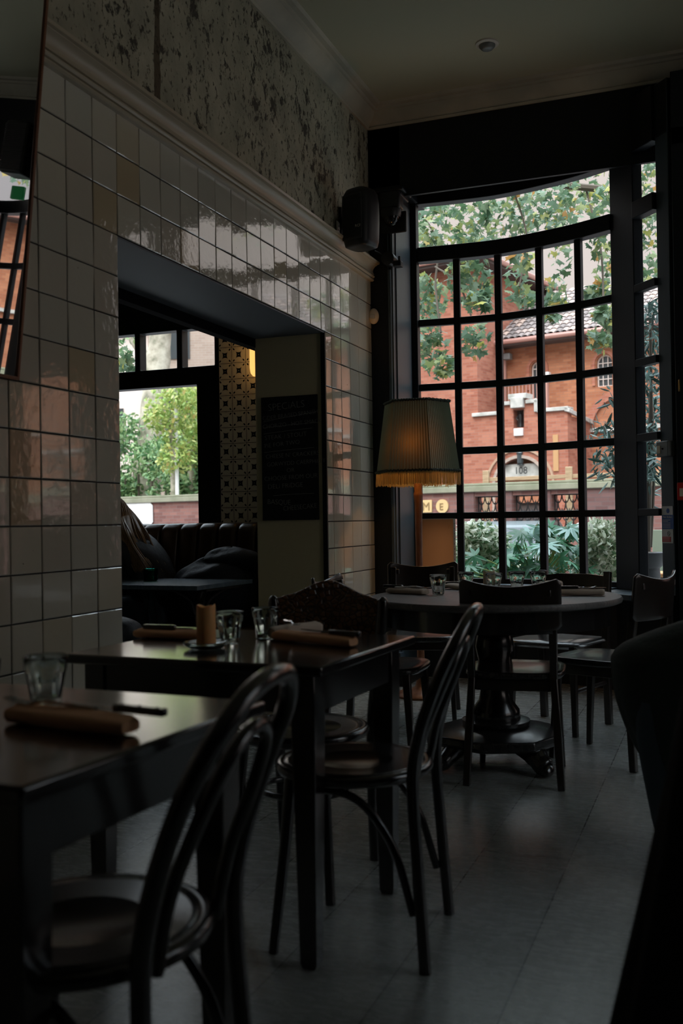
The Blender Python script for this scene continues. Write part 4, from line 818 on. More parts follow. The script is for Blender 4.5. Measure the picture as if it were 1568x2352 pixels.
def figure(t, J, face):
    """J: joints in local coordinates; face: unit forward vector of the head"""
    f = Vector(face).normalized(); g = Rig()
    pel = g.p(J['pelvis'], .13); sp = g.p(J['spine'], .125, pel); chs = g.p(J['chest'], .145, sp); nb = g.p(J['neck'], .054, chs); hb = Vector(J['head'])
    jaw = g.p(hb+f*.030+Vector((0, 0, -.060)), .060, nb); sk = g.p(hb+f*.008+Vector((0, 0, .005)), .098, jaw); g.p(hb-f*.012+Vector((0, 0, .070)), .088, sk)
    for s in 'LR':
        sh = g.p(J['sh'+s], .062, chs); el = g.p(J['el'+s], .045, sh); wr = g.p(J['wr'+s], .030, el)
        d = Vector(J['hand'+s])-Vector(J['wr'+s]); d.normalize(); side = d.cross(Vector((0, 0, 1))); side = side.normalized() if side.length > .1 else Vector((1, 0, 0))
        pm = g.p(Vector(J['wr'+s])+d*.05, (.036, .018), wr); dn = Vector((0, 0, -1))
        for k_, ln in enumerate((.068, .078, .072, .056)):
            o_ = side*(.024-.016*k_); b0 = Vector(J['wr'+s])+d*.085+o_; a = g.p(b0, .0095, pm); a = g.p(b0+d*ln*.5+dn*.008, .0085, a); g.p(b0+d*ln*.85+dn*.03, .0072, a)
        th = Vector(J['wr'+s])+d*.03+side*.035; a = g.p(th, .011, wr); a = g.p(th+d*.035+side*.02, .0095, a); g.p(th+d*.065+side*.018+dn*.01, .008, a)
        hp = g.p(J['hip'+s], .085, pel); kn = g.p(J['kn'+s], .056, hp); an = g.p(J['an'+s], .036, kn); fd = Vector(J['toe'+s])-Vector(J['an'+s]); g.p(J['toe'+s], .03, an)
    skin('body', g.v, g.e, g.r, 'skin', t)
    # nose, ears
    sd = f.cross(Vector((0, 0, 1))).normalized(); q = MB(); q.lathe([(.004, .03), (.010, .005), (.016, -.015), (.006, -.022)], (0, 0, 0), 10); q.v = [tuple(hb+f*.088+Vector(p_)) for p_ in q.v]; q.build('nose', 'skin', t)
    for s in (1, -1):
        q = MB().lathe([(.001, -.008), (.014, -.004), (.016, .004), (.001, .008)], n=10); q.v = [tuple(hb+sd*s*.082+Vector((p_[0], p_[1]*.5, p_[2]*2.6))) for p_ in q.v]; q.build('ear', 'skin', t)
        q = MB().lathe([(.001, -.010), (.008, -.007), (.010, 0), (.008, .007), (.001, .010)], n=10); q.v = [tuple(hb+f*.078+sd*s*.030+Vector((0, 0, .014))+Vector(p_)) for p_ in q.v]; q.build('eye', 'ink', t)
    q = MB().tube([tuple(hb+f*.076+sd*.02+Vector((0, 0, -.052))), tuple(hb+f*.083+Vector((0, 0, -.054))), tuple(hb+f*.076-sd*.02+Vector((0, 0, -.052)))], .005, 6); q.build('mouth', 'sign_red', t)
def jacket(t, J, m, ex=.022, name='jacket'):
    g = Rig(); pel = g.p(J['pelvis'], .145+ex); sp = g.p(J['spine'], .14+ex, pel); chs = g.p(J['chest'], .155+ex, sp); g.p(Vector(J['neck'])-Vector((0, 0, .02)), .075, chs)
    for s in 'LR': sh = g.p(J['sh'+s], .072+ex, chs); el = g.p(J['el'+s], .054+ex, sh); g.p(Vector(J['wr'+s])*.93+Vector(J['el'+s])*.07, .040+ex*.6, el)
    skin(name, g.v, g.e, g.r, m, t)
def trousers(t, J, m):
    g = Rig(); pel = g.p(J['pelvis'], .14)
    for s in 'LR': hp = g.p(J['hip'+s], .100, pel); kn = g.p(J['kn'+s], .072, hp); g.p(Vector(J['an'+s])+Vector((0, 0, -.02)), .056, kn)
    skin('trousers', g.v, g.e, g.r, m, t)
    for s in 'LR':
        g = Rig(); a = Vector(J['an'+s]); b = Vector(J['toe'+s]); i = g.p(a+Vector((0, 0, .03)), .045); i = g.p(a+Vector((0, 0, -.015)), .045, i); i = g.p((a*.4+b*.6)+Vector((0, 0, -.006)), .043, i); g.p(b, .036, i); skin('shoe', g.v, g.e, g.r, 'black_plastic', t)
t = thing('person', 'person with long blonde hair in a navy jacket on the banquette, facing left', 'person', (-1.36, 5.42, .0))
J = dict(pelvis=(.18, .10, .55), spine=(.12, .06, .70), chest=(.03, .02, .88), neck=(-.07, .0, 1.03), head=(-.13, -.01, 1.125),
  shL=(.00, -.17, .93), elL=(-.12, -.25, .74), wrL=(-.34, -.22, .775), handL=(-.44, -.2, .775), shR=(.0, .18, .93), elR=(-.12, .24, .76), wrR=(-.34, .12, .80), handR=(-.43, .08, .80),
  hipL=(.12, .0, .53), knL=(-.28, -.02, .56), anL=(-.30, -.06, .08), toeL=(-.42, -.06, .035), hipR=(.12, .17, .53), knR=(-.28, .15, .56), anR=(-.26, .06, .08), toeR=(-.38, .05, .035))
figure(t, J, (-1, 0, -.1)); jacket(t, J, 'navy', .03); trousers(t, J, 'jeans')
q = MB(); rg = random.Random(17); hc = Vector((-.13, -.01, 1.145))
for i in range(420):
    a = rg.uniform(-2.2, 2.2); b = rg.uniform(.0, 1.25); d = Vector((math.cos(a)*math.sin(b), math.sin(a)*math.sin(b), math.cos(b))); p0 = hc+Vector((d.x*.100, d.y*.098, d.z*.122)); e_ = rg.gauss(0, .03); fl = rg.uniform(.5, 1)
    side = -.045+.10*math.sin(a)*.6
    P = [p0, hc+Vector((.088+.02*math.cos(a), .085*math.sin(a)+e_*.4, .00)), hc+Vector((.135+e_, side+.06*math.sin(a), -.11)), hc+Vector((.20+e_*.8, side*1.1+.05*math.sin(a), -.20)), hc+Vector((.25+e_+.05*fl, side*1.2+.04*math.sin(a), -.24-.12*fl))]
    q.tube(bez(P, 4), [.0060]*12+[.0052, .0044, .0034, .0022, .001], 4)
q.build('hair', 'hair', t, 60)
t = thing('person', 'seated person in a long dark green coat at the right edge, facing left', 'person', (2.27, 3.27, 0))
J = dict(pelvis=(.05, .02, .54), spine=(.03, .02, .72), chest=(.0, .02, .92), neck=(-.01, .02, 1.10), head=(-.03, .02, 1.215),
  shL=(-.01, .20, 1.00), elL=(-.06, .27, .76), wrL=(-.12, .12, .70), handL=(-.19, .04, .69), shR=(-.01, -.16, 1.00), elR=(-.05, -.23, .76), wrR=(-.10, -.10, .70), handR=(-.17, -.02, .69),
  hipL=(.0, .10, .53), knL=(-.34, .09, .545), anL=(-.27, .10, .085), toeL=(-.24, -.03, .035), hipR=(.0, -.07, .53), knR=(-.33, -.08, .545), anR=(-.26, -.07, .085), toeR=(-.22, -.20, .035))
figure(t, J, (-1, 0, -.05)); jacket(t, J, 'green_cloth', .03, 'coat'); trousers(t, J, 'jeans')
g = Rig(); a = g.p((-.055, .02, 1.315), .060); b = g.p((.000, .02, 1.300), .100, a); b = g.p((.030, .02, 1.225), .100, b); g.p((.045, .02, 1.135), .062, b); skin('hair', g.v, g.e, g.r, 'dark_hair', t)
q = MB()                                             # coat skirt over the lap, hanging to mid shin
SKP = [(p.x, p.z) for p in bez([(-.10, 0, .80), (-.34, 0, .715), (-.435, 0, .66), (-.445, 0, .60), (-.43, 0, .50), (-.39, 0, .39), (-.345, 0, .31)], 6)]
def skirt(u, v):
    a = -PI+u*2*PI; xl, z = SKP[int(round(v*(len(SKP)-1)))]; c = .06; rx = c-xl; k_ = min(1, v*3); ry = .13+.10*k_
    fold = (.016*math.sin(a*7)+.010*math.sin(a*13+1))*max(0, v-.35)
    x = c-(rx+fold)*math.cos(a) if abs(a) < PI/2 else c-(.14+fold)*math.cos(a)
    return (x, .01+(ry+fold)*math.sin(a), z+.02*math.sin(a*3)*max(0, v-.6))
q.grid(60, 22, skirt); q.build('coat_skirt', 'green_cloth', t, 80, solid=.008)
t = thing('bar_stool', 'dark stool under the seated person at the right edge', 'stool', (2.33, 3.29, 0))
MB().lathe([(.02, .37), (.17, .37), (.18, .385), (.175, .40), (.02, .402)], n=36).build('stool_seat', 'dark_wood', t)
for a in range(4): c_, s_ = math.cos(a*PI/2+.8), math.sin(a*PI/2+.8); MB().tube([(.11*c_, .11*s_, .37), (.17*c_, .17*s_, 0)], [.016, .013], 10).build('stool_leg', 'dark_wood', t)
# near black coat on a chair, cut by the right frame edge
t = dup(ch, (2.27, 1.98, 0), R_(111), 'bentwood chair under the black coat at the right picture edge'); del t['group']
q = MB()
def coat(u, v):
    a = u*2*PI; w_ = .225+.165*v**1.1; d_ = .050+.11*v; fold = (.014*math.sin(a*11)+.010*math.sin(a*5+1))*v
    return ((d_+fold)*math.cos(a), (w_+fold)*math.sin(a), .895-.80*v)
q.grid(73, 26, coat); q.grid(73, 5, lambda u, v: ((.050*v)*math.cos(u*2*PI), .225*v*math.sin(u*2*PI), .910-.015*v*v)); o = q.build('draped_coat', 'black_cloth', None, 80, solid=.006); o.location = (2.325, 1.66, 0); o.rotation_euler = (0, 0, R_(111)); tag(o, 'black coat hanging over a chair back at the lower right picture edge', 'coat')

# ------------------------------------------------------------------ outside: ground
struct(MB().box(-30, 40, 6.62, 11.0, -.30, -.15).build('pavement', 'paving', smooth=0)); struct(MB().box(-60, 80, 11.0, 90, -.6, -.40).build('road', 'asphalt', smooth=0))
# ------------------------------------------------------------------ foliage helpers
PLANE = [(0, 0), (.10, -.06), (.42, -.20), (.36, -.02), (.50, .18), (.28, .22), (.22, .42), (.12, .36), (0, .72), (-.12, .36), (-.22, .42), (-.28, .22), (-.50, .18), (-.36, -.02), (-.42, -.20), (-.10, -.06)]
LANCE = [(0, 0), (.085, .22), (.10, .5), (.06, .82), (0, 1), (-.06, .82), (-.10, .5), (-.085, .22)]
OVAL = [(0, 0), (.22, .25), (.27, .5), (.16, .82), (0, 1), (-.16, .82), (-.27, .5), (-.22, .25)]
def palm():
    P = [(0, -.02)]
    for i in range(8):
        a = R_(-35+i*250/7-0); 
    P = []; nl = 8
    for i in range(nl):
        a = R_(-38+i*256/(nl-1)); L = 1-.30*abs(i-(nl-1)/2)/((nl-1)/2); b = R_(256/(nl-1)/2)
        P += [(.30*math.cos(a-b), .30*math.sin(a-b)), (.62*L*math.cos(a-b*.55), .62*L*math.sin(a-b*.55)), (L*math.cos(a), L*math.sin(a)), (.62*L*math.cos(a+b*.55), .62*L*math.sin(a+b*.55))]
    P += [(.30*math.cos(a+b), .30*math.sin(a+b)), (0, -.05)]; return P
FATS = palm()
def leaf(mb, c, size, shape, rg, tilt=1.0, out=None, droop=.25):
    if out is None: out = Vector((rg.gauss(0, 1), rg.gauss(0, 1), rg.gauss(0, 1)-.25))
    y = out.normalized(); n = Vector((rg.gauss(0, 1)*tilt, rg.gauss(0, 1)*tilt-.3, 1)).normalized(); x = y.cross(n)
    if x.length < .05: x = Vector((1, 0, 0))
    x.normalize(); n = x.cross(y); c = Vector(c); cen = sum((p[1] for p in shape))/len(shape)
    vs = [c+y*cen*size]+[c+x*p[0]*size+y*p[1]*size-n*(abs(p[0])*.35+droop*p[1]*p[1])*size*.6 for p in shape]; N = len(shape)
    mb.add(vs, [(0, 1+i, 1+(i+1) % N) for i in range(N)])
def cloud(name, clusters, shape, size, m, parent, seed=1, mult=1.0, **kw):
    rg = random.Random(seed); q = MB()
    for x, y, z, rx, rz_, n in clusters:
        for _ in range(int(n*mult)):
            while True:
                a, b, c = rg.uniform(-1, 1), rg.uniform(-1, 1), rg.uniform(-1, 1)
                if a*a+b*b+c*c <= 1: break
            leaf(q, (x+a*rx, y+b*max(rx, rz_)*1.2, z+c*rz_), size*rg.uniform(.6, 1.2), shape, rg, **kw)
    return q.build(name, m, parent, 0)
PL = [(-0.17, 8.29, 3.64, 0.23, 0.27, 90), (-0.44, 9.51, 4.31, 0.26, 0.26, 70), (0.04, 8.88, 3.85, 0.28, 0.24, 120), (0.16, 10.24, 4.27, 0.32, 0.27, 110), (0.39, 9.51, 4.28, 0.25, 0.17, 60), (0.82, 8.86, 3.87, 0.27, 0.23, 110), (0.96, 10.24, 4.39, 0.31, 0.31, 130), (1.24, 9.53, 3.97, 0.2, 0.24, 80), (1.51, 10.95, 4.72, 0.28, 0.32, 90), (1.57, 10.16, 3.94, 0.21, 0.26, 80), (1.59, 9.36, 3.32, 0.16, 0.16, 40), (-0.61, 9.84, 3.35, 0.16, 0.27, 90), (-0.05, 9.23, 3.38, 0.23, 0.25, 130), (0.21, 8.52, 3.0, 0.13, 0.11, 50), (-0.54, 9.56, 2.89, 0.15, 0.26, 100), (-0.24, 8.85, 2.51, 0.14, 0.12, 50), (-0.24, 10.17, 2.97, 0.18, 0.18, 70), (0.38, 9.59, 3.33, 0.15, 0.19, 30), (0.51, 8.82, 3.39, 0.16, 0.16, 30), (0.37, 10.09, 3.31, 0.11, 0.09, 22), (0.78, 9.43, 3.51, 0.12, 0.16, 22), (0.55, 10.67, 3.59, 0.09, 0.19, 26), (0.68, 9.9, 3.24, 0.17, 0.06, 30), (1.18, 9.27, 3.58, 0.12, 0.16, 40), (1.1, 10.56, 3.65, 0.14, 0.18, 50), (1.12, 9.76, 3.27, 0.17, 0.1, 50), (1.24, 8.99, 2.89, 0.1, 0.15, 55), (1.06, 10.24, 2.86, 0.13, 0.11, 50), (0.73, 9.3, 2.96, 0.08, 0.05, 14), (0.17, 10.39, 4.17, 0.28, 0.23, 60), (0.71, 9.79, 3.94, 0.26, 0.13, 40), (-0.27, 8.59, 3.58, 0.2, 0.12, 40), (-0.17, 9.95, 3.91, 0.22, 0.13, 60), (-2.82, 7.71, 3.14, 0.16, 0.1, 60), (-3.39, 8.49, 2.72, 0.1, 0.13, 40), (-2.94, 8.04, 3.25, 0.16, 0.12, 40), (5.3, 8.8, 3.9, .35, .25, 120), (5.9, 9.3, 4.3, .4, .3, 130), (6.4, 9.9, 4.2, .4, .3, 120), (5.0, 8.6, 4.4, .3, .25, 80)]
for i in range(26): rg = random.Random(100+i); PL.append((rg.uniform(-3, 6), rg.uniform(8.4, 11.5), rg.uniform(4.9, 6.2), .5, .35, 60))
t = thing('plane_tree', 'plane tree with mottled trunk and maple-like leaves hanging over the pavement', 'tree', (-1.5, 9.4, -.15))
def rel(P, o=(-1.5, 9.4, -.15)): return [(p[0]-o[0], p[1]-o[1], p[2]-o[2]) for p in P]
MB().tube(bez(rel([(-1.55, 9.4, -.2), (-1.5, 9.4, 1.2), (-1.45, 9.45, 2.66), (-1.4, 9.5, 3.4), (-1.3, 9.6, 4.7), (-1.0, 9.8, 6.0)]), 6), [.19]*8+[.16]*8+[.14]*8+[.13]*7, 14).build('trunk', 'bark', t)
q = MB()
for P, r in (([(-1.4, 9.5, 4.2), (-1.0, 9.6, 4.6), (-.5, 9.6, 4.7), (.6, 9.5, 4.3), (1.5, 9.9, 4.2)], .035), ([(-1.2, 9.7, 4.8), (-.5, 9.6, 4.0), (-.45, 9.5, 3.4), (-.35, 9.3, 2.9)], .011), ([(-.45, 9.5, 3.6), (-.15, 9.2, 3.35), (.0, 9.1, 3.0)], .009), ([(.3, 9.5, 4.4), (.45, 9.6, 3.8), (.4, 9.4, 3.3)], .009), ([(1.0, 9.7, 4.25), (1.15, 9.5, 3.6), (1.2, 9.2, 2.9)], .010), ([(-1.4, 9.5, 4.4), (-2.2, 8.9, 4.3), (-2.8, 8.0, 3.6), (-2.9, 7.7, 3.1)], .015), ([(-1.2, 9.7, 5.4), (-.4, 10.4, 5.8), (2, 10.4, 5.6), (5, 10, 5.4)], .05)): q.tube(bez(rel(P), 6), r, 7)
q.build('branches', 'bark_dark', t)
rel2 = lambda hi: [(p[0]+1.5, p[1]-9.4, p[2]+.15, p[3], p[4], p[5]) for p in PL if (p[2] > 3.5) == hi]
cloud('foliage', rel2(True), PLANE, .105, 'plane_leaf', t, 3, 1.05); cloud('hanging_foliage', rel2(False), PLANE, .125, 'plane_leaf', t, 4, 1.0)
# olive trees in cast urns
OL = [(1.68, 7.73, 2.61, 0.08, 0.13, 60), (1.66, 8.05, 2.43, 0.1, 0.14, 80), (1.67, 7.85, 2.13, 0.09, 0.13, 80), (1.64, 8.18, 1.94, 0.1, 0.16, 110), (1.65, 7.98, 1.68, 0.1, 0.13, 110), (1.66, 7.78, 1.44, 0.09, 0.13, 90), (1.63, 8.1, 1.24, 0.09, 0.09, 40), (1.38, 7.79, 1.98, 0.06, 0.1, 14), (1.33, 8.11, 1.79, 0.09, 0.07, 40), (1.27, 7.88, 1.71, 0.12, 0.03, 26), (1.38, 7.72, 1.56, 0.1, 0.1, 50), (1.3, 8.02, 1.51, 0.1, 0.09, 46), (1.37, 7.84, 1.41, 0.06, 0.07, 16)]
UX, UY = 1.62, 7.93
t = thing('olive_tree', 'slim olive tree in a dark urn behind the narrow side window', 'tree', (UX, UY, -.15), 0, 'olive trees outside the shopfront')
MB().tube(bez([(0, 0, .9), (.02, .0, 1.4), (.05, .02, 2.0), (.06, -.05, 2.85)], 6), [.028]*7+[.022]*6+[.012]*6, 9).tube(bez([(.01, 0, 1.2), (-.1, .02, 1.45), (-.25, -.05, 1.75), (-.3, 0, 1.95)], 5), .009, 6).tube(bez([(.03, .01, 1.0), (.06, .05, 1.6), (.03, .15, 2.2)], 5), .012, 6).build('olive_trunk', 'bark_dark', t)
cloud('olive_foliage', [(a-UX, b-UY, c+.15, d, e_, n) for a, b, c, d, e_, n in OL], LANCE, .115, 'olive_leaf', t, 8, 1.0, droop=.05)
def urn(label, x, y):
    u = thing('garden_urn', label, 'planter', (x, y, -.15), 0, 'dark urns outside the shopfront')
    MB().lathe([(.17, 0), (.17, .06), (.12, .08), (.10, .15), (.09, .45), (.075, .55), (.085, .66), (.10, .78), (.095, .84), (.115, .86), (.12, .88), (.155, .945), (.155, .96), (.13, .962)], n=28).build('urn_body', 'planter', u, 40); MB().lathe([(.13, .955), (.06, .965), (.001, .97)], n=20).build('soil', 'bark_dark', u); return u
urn('dark cast urn on the pavement behind the narrow side window', UX, UY)
dup(t, (4.8-UX+.28, UY, -.15), 2.6, 'olive tree outside the far shop window, seen in the mirror'); urn('dark urn outside the far shop window', 4.8-UX+.28, UY)
# planting under the bow window
t = thing('planter_trough', 'long dark planter trough under the bow window outside', 'planter', (.80, 7.68, -.15)); MB().box(-.90, .62, -.40, .42, 0, .52).build('trough', 'planter', t, bev=.01); MB().box(-.87, .59, -.37, .39, .50, .535).build('soil', 'bark_dark', t)
def shrub(name, label, base, clusters, size, m, seed, grp):
    t = thing(name, label, 'shrub', base, 0, grp); rg = random.Random(seed); q = MB()
    for x, y, z, rx, rz_, n in clusters:
        for k_ in range(3): q.tube([(rg.uniform(-.04, .04), rg.uniform(-.04, .04), 0), ((x-base[0])*.6, (y-base[1])*.6, (z-base[2])*.55), (x-base[0]+rg.gauss(0, rx*.5), y-base[1]+rg.gauss(0, rx*.5), z-base[2]+rz_*.6)], .004, 5)
    q.build('stems', 'bark_dark', t); cloud('shrub_leaves', [(x-base[0], y-base[1], z-base[2], rx*1.15, rz_*1.15, n) for x, y, z, rx, rz_, n in clusters], OVAL, size, m, t, seed, 2.2, droop=.1)
shrub('variegated_shrub', 'pale variegated shrub at the left of the planter trough', (.40, 7.66, .38), [(0.37, 7.46, 0.93, 0.1, 0.13, 300), (0.23, 7.67, 0.75, 0.12, 0.16, 260), (0.49, 7.6, 0.89, 0.12, 0.14, 280), (0.53, 7.89, 0.74, 0.1, 0.14, 200)], .056, 'varie_leaf', 31, 'variegated shrubs')
shrub('variegated_shrub', 'pale variegated shrub at the right of the planter trough', (1.24, 7.9, .38), [(1.29, 7.81, 0.91, 0.13, 0.15, 520), (1.28, 8.07, 0.7, 0.14, 0.14, 320), (1.19, 7.87, 0.70, 0.10, 0.14, 260)], .056, 'varie_leaf', 32, 'variegated shrubs')
FA = [(0.41, 7.15, 0.74), (0.44, 7.5, 0.67), (0.61, 7.36, 0.75), (0.68, 7.71, 0.85), (0.78, 7.54, 0.97), (0.9, 7.39, 0.88), (0.97, 7.75, 0.95), (1.1, 7.59, 1.0), (0.92, 7.85, 0.78), (1.05, 7.7, 0.82), (0.84, 7.41, 0.73), (0.65, 7.67, 0.68), (1.12, 7.65, 0.88), (0.95, 7.38, 0.7), (1.04, 7.74, 0.66), (1.19, 7.59, 0.69), (.30, 7.45, .70), (.52, 7.3, .62), (.72, 7.45, .80), (.86, 7.6, .99), (1.0, 7.5, .92), (.78, 7.35, .66), (1.1, 7.45, .75), (.58, 7.6, .80)]
t = thing('fatsia_shrub', 'glossy fatsia shrub with large fingered leaves in the middle of the trough', 'shrub', (.82, 7.6, .38)); q = MB(); s_ = MB(); rg = random.Random(6)
for x, y, z in FA:
    for k_ in range(4):
        c = Vector((x-.82+rg.gauss(0, .05), y-7.6+rg.gauss(0, .05), z-.38+rg.gauss(0, .035))); s_.tube(bez([(rg.gauss(0, .05), rg.gauss(0, .05), 0), (c.x*.5, c.y*.5, c.z*.7), tuple(c)], 4), .0045, 5)
        leaf(q, c, rg.uniform(.11, .175), FATS, rg, .5, Vector((c.x+rg.gauss(0, .2), c.y-.25+rg.gauss(0, .2), -.25)), .35)
q.build('fatsia_leaves', 'fatsia_leaf', t, 0); s_.build('stems', 'pollard_leaf', t)
t = thing('outdoor_bench', 'low bench with orange top outside, seen through the window corner', 'bench', (1.50, 8.32, -.15)); MB().box(-.26, .24, -.16, .16, .755, .79).build('bench_top', 'orange_seat', t, bev=.01)
for x in (-.22, .20):
    for y in (-.12, .12): MB().tube([(x, y, .755), (x*1.05, y*1.05, 0)], .014, 8).build('bench_leg', 'iron', t)
t = thing('pavement_board', 'sage green board standing on the pavement behind the urn', 'board', (1.74, 8.95, -.15)); MB().box(-.14, .14, -.012, .012, 0, 1.12).build('board_panel', 'sage', t, bev=.004); MB().box(-.14, .14, .012, .22, 0, .02).build('board_foot', 'iron', t)
# ------------------------------------------------------------------ street wall with iron tracery
BR = -R_(13.6); O_ = Vector((-3.99, 26.54, 0)); UU = Vector((math.cos(BR), math.sin(BR), 0)); NN = Vector((-math.sin(BR), math.cos(BR), 0))
def at(u, n, z=0): p = O_+UU*u+NN*n; return (p.x, p.y, z)
t = thing('boundary_wall', 'brick street wall with mossy stone coping and openings of iron tracery', 'wall', at(0, -8), BR)
HL = [(3.92, 4.47), (4.68, 5.28), (5.41, 5.96)]; fw_ = lambda a, b, d: (a, d, b)
MB().slab([(-22, -.4), (26, -.4), (26, 1.58), (-22, 1.58)], [[(a, .72), (b, .72), (b, 1.50), (a, 1.50)] for a, b in HL], fw_, 0, .28).build('brickwork', 'wall_brick', t, 0)
MB().box(-22, 26, -.07, .35, 1.58, 1.69).box(-22, 26, -.04, .32, 1.69, 1.74).build('coping', 'mossy', t, bev=.015)
for a, b in HL: MB().box(a-.19, a-.01, -.02, .0, -.4, 1.58).build('brick_pier', 'purple_brick', t, 0)
MB().box(5.98, 6.9, -.02, .0, -.4, 1.58).build('dark_brick_panel', 'purple_brick', t, 0)
for a, b in HL:
    q = MB(); W_ = (b-a)/4
    for rw in range(5):
        z = .73+rw*.155
        for k_ in range(-1, 5):
            cx = a+(k_+.5+(rw % 2)*.5)*W_
            for s in (1, -1):
                P = [(cx+s*W_*.5*math.sin(v*PI/2), .14, z+.155*(1-math.cos(v*PI/2))*1.0+.0) for v in [i/6 for i in range(7)]]; P = [p for p in P if a-.001 <= p[0] <= b+.001]
                if len(P) > 2: q.tube(P, .011, 5)
            if a+.02 < cx < b-.02: q.lathe([(.001, -.03), (.018, 0), (.001, .045)], (cx, .14, z+.02), 6)
    q.box(a, b, .13, .15, .72, .74).box(a, b, .13, .15, 1.48, 1.50).box(a, a+.02, .13, .15, .72, 1.5).box(b-.02, b, .13, .15, .72, 1.5); q.build('tracery_panel', 'iron', t, 30)
sq = MB().box(2.79, 3.03, -.03, 0, 1.22, 1.46).build('letter_plaque', 'plaque', t, bev=.01); rd_ = MB().lathe([(.13, 0), (.13, .03)], n=28); rd_.v = [(p[0]+3.25, -p[2], p[1]+1.335) for p in rd_.v]; rd_.build('letter_plaque', 'plaque', t, 30)
ms = [text('M', .22, 'plaque', 'm', t, frame_T((2.825, -.034, 1.265), (1, 0, 0), (0, 0, 1)), extr=.006), text('E', .18, 'plaque', 'e', t, frame_T((3.19, -.034, 1.27), (1, 0, 0), (0, 0, 1)), extr=.006)]
M['plaque_dark'] = mat('plaque_shadow_letters', (0.24, .15, .06), .8); joined(ms, 'plaque_letters', 'plaque_dark', t)  # letters in a darker ochre than the plaques
t = thing('street_sign', 'blank white plate with cut corners on the street wall left of the alcove view', 'sign', at(-4.86, -8.02), BR)
q = MB(); q.slab([(-.50, 1.06), (.46, 1.06), (.53, 1.13), (.53, 1.51), (.46, 1.58), (-.50, 1.58), (-.57, 1.51), (-.57, 1.13)], [], fw_, -.02, .0); q.build('sign_plate', 'sign_white', t, 0); MB().box(-.5, -.44, -.005, .018, 1.2, 1.3).build('sign_fixing', 'iron', t)
t = thing('timber_fence', 'pale timber post-and-rail fence behind the mossy coping', 'fence', at(0, -7.0), BR)
for z in (1.58, 1.70, 1.81): MB().box(3.62, 12, -.02, .02, z, z+.072).build('rail', 'timber', t, bev=.005)
for u in (3.68, 5.36, 7.2, 9.2): MB().box(u-.06, u+.06, -.07, .0, -.4, 2.02).build('post', 'timber', t, bev=.008)
def car(label, loc, rz, m):
    t = thing('parked_car', label, 'car', loc, rz); pr_ = lambda P, a, b, mm, nm, bv=.03: MB().slab(P, [], lambda x, z, d: (x, d, z), a, b).build(nm, mm, t, 30, bev=bv, bseg=3)
    pr_([(-2.0, .25), (2.0, .25), (2.05, .55), (1.9, .75), (1.0, .88), (-1.75, .92), (-2.05, .75)], -.82, .82, m, 'car_body', .06); pr_([(-1.7, .90), (.95, .87), (.35, 1.38), (.1, 1.44), (-1.05, 1.44), (-1.35, 1.36)], -.70, .70, m, 'cabin', .07)
    pr_([(-1.15, .95), (.70, .93), (.25, 1.33), (-1.0, 1.36)], -.707, .707, 'dark_glass', 'side_windows', .02)
    MB().add([(.96, -.60, .93), (.96, .60, .93), (.46, .52, 1.34), (.46, -.52, 1.34)], [(0, 1, 2, 3)]).build('windscreen', 'dark_glass', t, 0, solid=.01); MB().add([(-1.72, -.60, .96), (-1.72, .60, .96), (-1.42, .52, 1.33), (-1.42, -.52, 1.33)], [(3, 2, 1, 0)]).build('rear_window', 'dark_glass', t, 0, solid=.01)
    for x in (-1.25, 1.3):
        for y in (-.80, .80):
            q = MB().lathe([(.16, -.09), (.30, -.09), (.31, 0), (.30, .09), (.16, .09)], n=24); q.v = [(p[0]+x, p[2]+y, p[1]+.31) for p in q.v]; q.build('wheel', 'black_plastic', t)
    return t
car('grey car parked on the road beyond the planter trough', (-1.25, 18.0, -.40), R_(90), 'car_grey'); car('white car parked behind the iron tracery', at(5.6, -3.2, -.40), BR, 'car_white')
# ------------------------------------------------------------------ red brick hall across the street
t = thing('brick_hall', 'red brick hall with pantiled roof, arched windows and stepped porch numbered 108', 'building', at(0, 0), BR)
A_ = lambda a, b, d: (a, d, b)
MB().slab([(-6.5, -.4), (0, -.4), (0, 8.05), (-6.5, 8.05)], [], A_, 0, .35).box(-6.5, -6.15, .35, 6, -.4, 8.05).box(-.35, -.001, .35, 6, -.4, 8.05).build('wing_wall', 'red_brick', t, 0)
por = [(0.001, -.4), (.50, -.4)]+[(.50, 1.97)]+[(p[0], p[1]) for p in reversed(arc(1.2, 1.97, .72, 0, 180, 14))][1:-1]+[(1.90, 1.97), (1.90, -.4), (2.56, -.4), (2.56, 3.88), (1.70, 3.88), (1.70, 4.12), (1.44, 4.12), (1.44, 4.28), (.96, 4.28), (.96, 4.12), (.70, 4.12), (.70, 3.88), (.001, 3.88)]
MB().slab(por, [[(1.05, 3.5), (1.35, 3.5), (1.35, 3.98), (1.05, 3.98)]], A_, 0, .28).box(2.42, 2.56, .28, 1.7, -.4, 3.72).build('porch', 'red_brick', t, 0)
MB().box(.5, 1.9, .30, .36, 1.5, 2.75).build('tympanum', 'orange_brick', t, 0); MB().box(.5, 1.9, .40, .46, -.4, 2.2).build('porch_door', 'soffit', t, 0)
